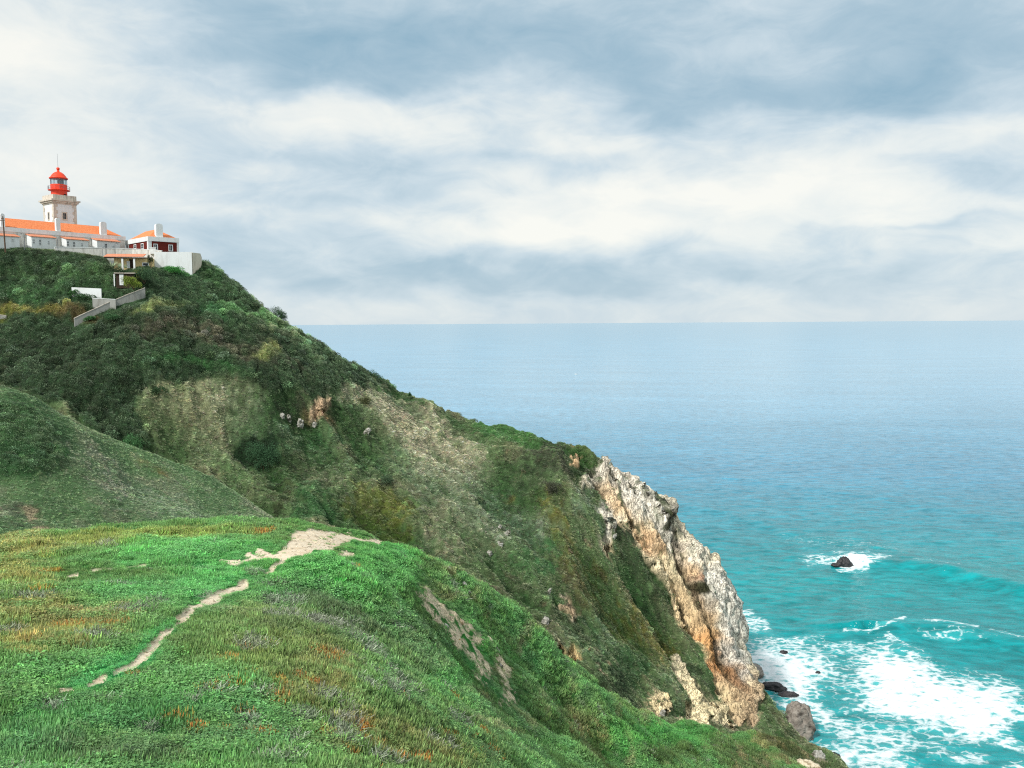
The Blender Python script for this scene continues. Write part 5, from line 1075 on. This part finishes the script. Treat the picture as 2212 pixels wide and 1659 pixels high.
seaR(1672, 1492, 46, 11, M_RBLACK, 'long low black reef in the foam below the cliff', rough=.5, rot=-.35, dk=.5); seaR(1704, 1507, 36, 8, M_RBLACK, 'smaller black reef right of the long low one', rough=.5, rot=-.1, dk=.5)
seaR(1728, 1594, 56, 44, M_RBROWN, 'tall brown boulder standing in the surf at the cliff foot', rough=.5, taper=.26, sub=5, dk=.9, box=.15, sink=.2); seaR(1690, 1566, 26, 18, M_RBROWN, 'low brown rock between the tall boulder and the shore', rough=.4)
seaR(1694, 1413, 16, 5, M_RBLACK, 'small dark rock in the foam near the cliff', rough=.5); seaR(1768, 1456, 10, 4, M_RBLACK, 'tiny dark rock between the two foam fields', rough=.4)
seaR(1628, 1462, 46, 14, M_RBROWN, 'brown rock ledge reaching from the cliff into the foam', rough=.4, dk=1.2); seaR(1803, 1641, 22, 9, M_RBLACK, 'dark rock at the waterline by the lower shore', rough=.4)
def hillR(t, P, px, py, wpx, hpx, mat, label, ang=0, lean=0.0, **kw):
    b_ = hit_fast(t, P, px, py); r_ = np.linalg.norm(b_ - np.array([0, 0, HC])) / FV
    return rock(b_ - np.array([0, 0, .1 * wpx * r_]), (wpx * r_ * .8, wpx * r_ * .65, hpx * r_ * .72), mat, label, tilt=(.25, lean + .25), **kw)
for px_, py_, w_, h_, lean, lab in ((650, 916, 18, 28, .1, 'white blade of rock standing in the dark hillside scrub'), (611, 896, 14, 20, .3, 'narrow white rock left of the white blade on the hillside'), (628, 905, 12, 24, .1, 'slim grey rock between the two white rocks on the hillside'), (683, 915, 12, 18, .2, 'small white rock under the orange earth patch'), (792, 930, 14, 24, .5, 'broken pale rock on the slope under the olive bush'),
    (1095, 1150, 12, 30, .5, 'white rib of rock above the two small white rocks on the far slope'), (1080, 1136, 10, 14, .3, 'small white rock left of the white rib'), (1082, 1170, 16, 12, .2, 'squat white rock below the white rib'), (1058, 1192, 14, 16, .1, 'lowest small white rock on the far slope above the knoll'), (1186, 1280, 8, 34, .1, 'slender white rock on the dark slope beside the brown earth patch'), (1178, 1340, 20, 32, .1, 'white rock stub in the scrub directly below the slender white rock'),
    (1328, 1160, 10, 20, .2, 'white rock knob at the left edge of the cliff'), (1430, 1540, 12, 20, .2, 'pale rock at the foot of the slope above the green saddle')):
    hillR(head, HP, px_, py_, w_, h_, M_RWHITE, lab, lean=lean, rough=.75, sub=4, sink=.42, box=.25, rot=rng.uniform(-.6, .6), name='rock_outcrop', cat='rock outcrop', taper=.2)
for px_, py_, w_, h_, lean, lab in ((971, 1226, 12, 9, .5, 'pale stone on the knoll rim, the first below the bare patch'), (992, 1244, 12, 8, .6, 'flat pale stone on the knoll rim above the long stone row'), (1006, 1262, 14, 12, .7, 'largest pale rock on the knoll rim'), (1014, 1278, 12, 10, .7, 'pale rock wedged under the largest rim rock'), (1061, 1380, 20, 9, .7, 'tan rock in the middle of the knoll flank'), (1078, 1402, 16, 9, .7, 'pale rock just below the tan rock of the flank'),
    (1084, 1436, 12, 12, .6, 'pale rock at the head of the lower bare streak'), (1136, 1466, 22, 8, .7, 'long white slab on the flank right of the bare streak'), (1182, 1486, 12, 9, .6, 'small bright white rock right of the long white slab'), (1268, 1478, 16, 7, .6, 'white slab near the flank skyline'), (965, 1350, 12, 10, .5, 'pale stone left of the long bare streak'), (1300, 1640, 14, 10, .5, 'pale stone at the bottom of the flank near the picture edge'), (1000, 1345, 14, 10, .5, 'buff stone inside the long bare streak')):
    hillR(knoll, KP, px_, py_, w_, h_, M_RSMALL if 'white' in lab or 'pale' in lab else M_RTAN, lab, lean=lean, rough=.7, sub=4, sink=.4, box=.25, rot=rng.uniform(-.5, .2), name='rock', cat='rock')
for px_, py_, w_, h_, lab, mt in ((1500, 1642, 18, 12, 'pale rock in the dark lower scrub of the near shore', M_RWHITE), (1768, 1632, 26, 34, 'pale rib of rock above the lower shore', M_RWHITE), (1750, 1655, 50, 20, 'tan rock slab at the bottom edge by the shore', M_RTAN)):
    hillR(knoll, KP, px_, py_, w_, h_, mt, lab, rough=.7, sub=4, sink=.45, box=.2, name='rock_outcrop', cat='rock outcrop')
# ---- boat far out
b_ = sea_hit(1244, 810); E = empty('boat', (b_[0], b_[1], .2), math.radians(8), label='tiny white motor boat far out on the open sea', cat='boat')
q = MB(); V = []
for x_, w_, z0, z1 in ((-4, 1.1, 0, 1.2), (-1, 1.3, -.2, 1.2), (2, 1.1, -.1, 1.4), (4.2, .1, .3, 1.8)): V += [(x_, -w_ * .6, z0), (x_, w_ * .6, z0), (x_, w_, z1), (x_, -w_, z1)]
F = []
for k_ in range(3): a = 4 * k_; F += [(a + i, a + (i + 1) % 4, a + 4 + (i + 1) % 4, a + 4 + i) for i in range(4)]
F += [(0, 3, 2, 1), (12, 13, 14, 15)]; q.add(V, F).obj('hull', M_WHITE, E); MB().box(-1.6, 1.2, -.8, .8, 1.3, 2.7).obj('cabin', M_WHITE, E)
lap('things')
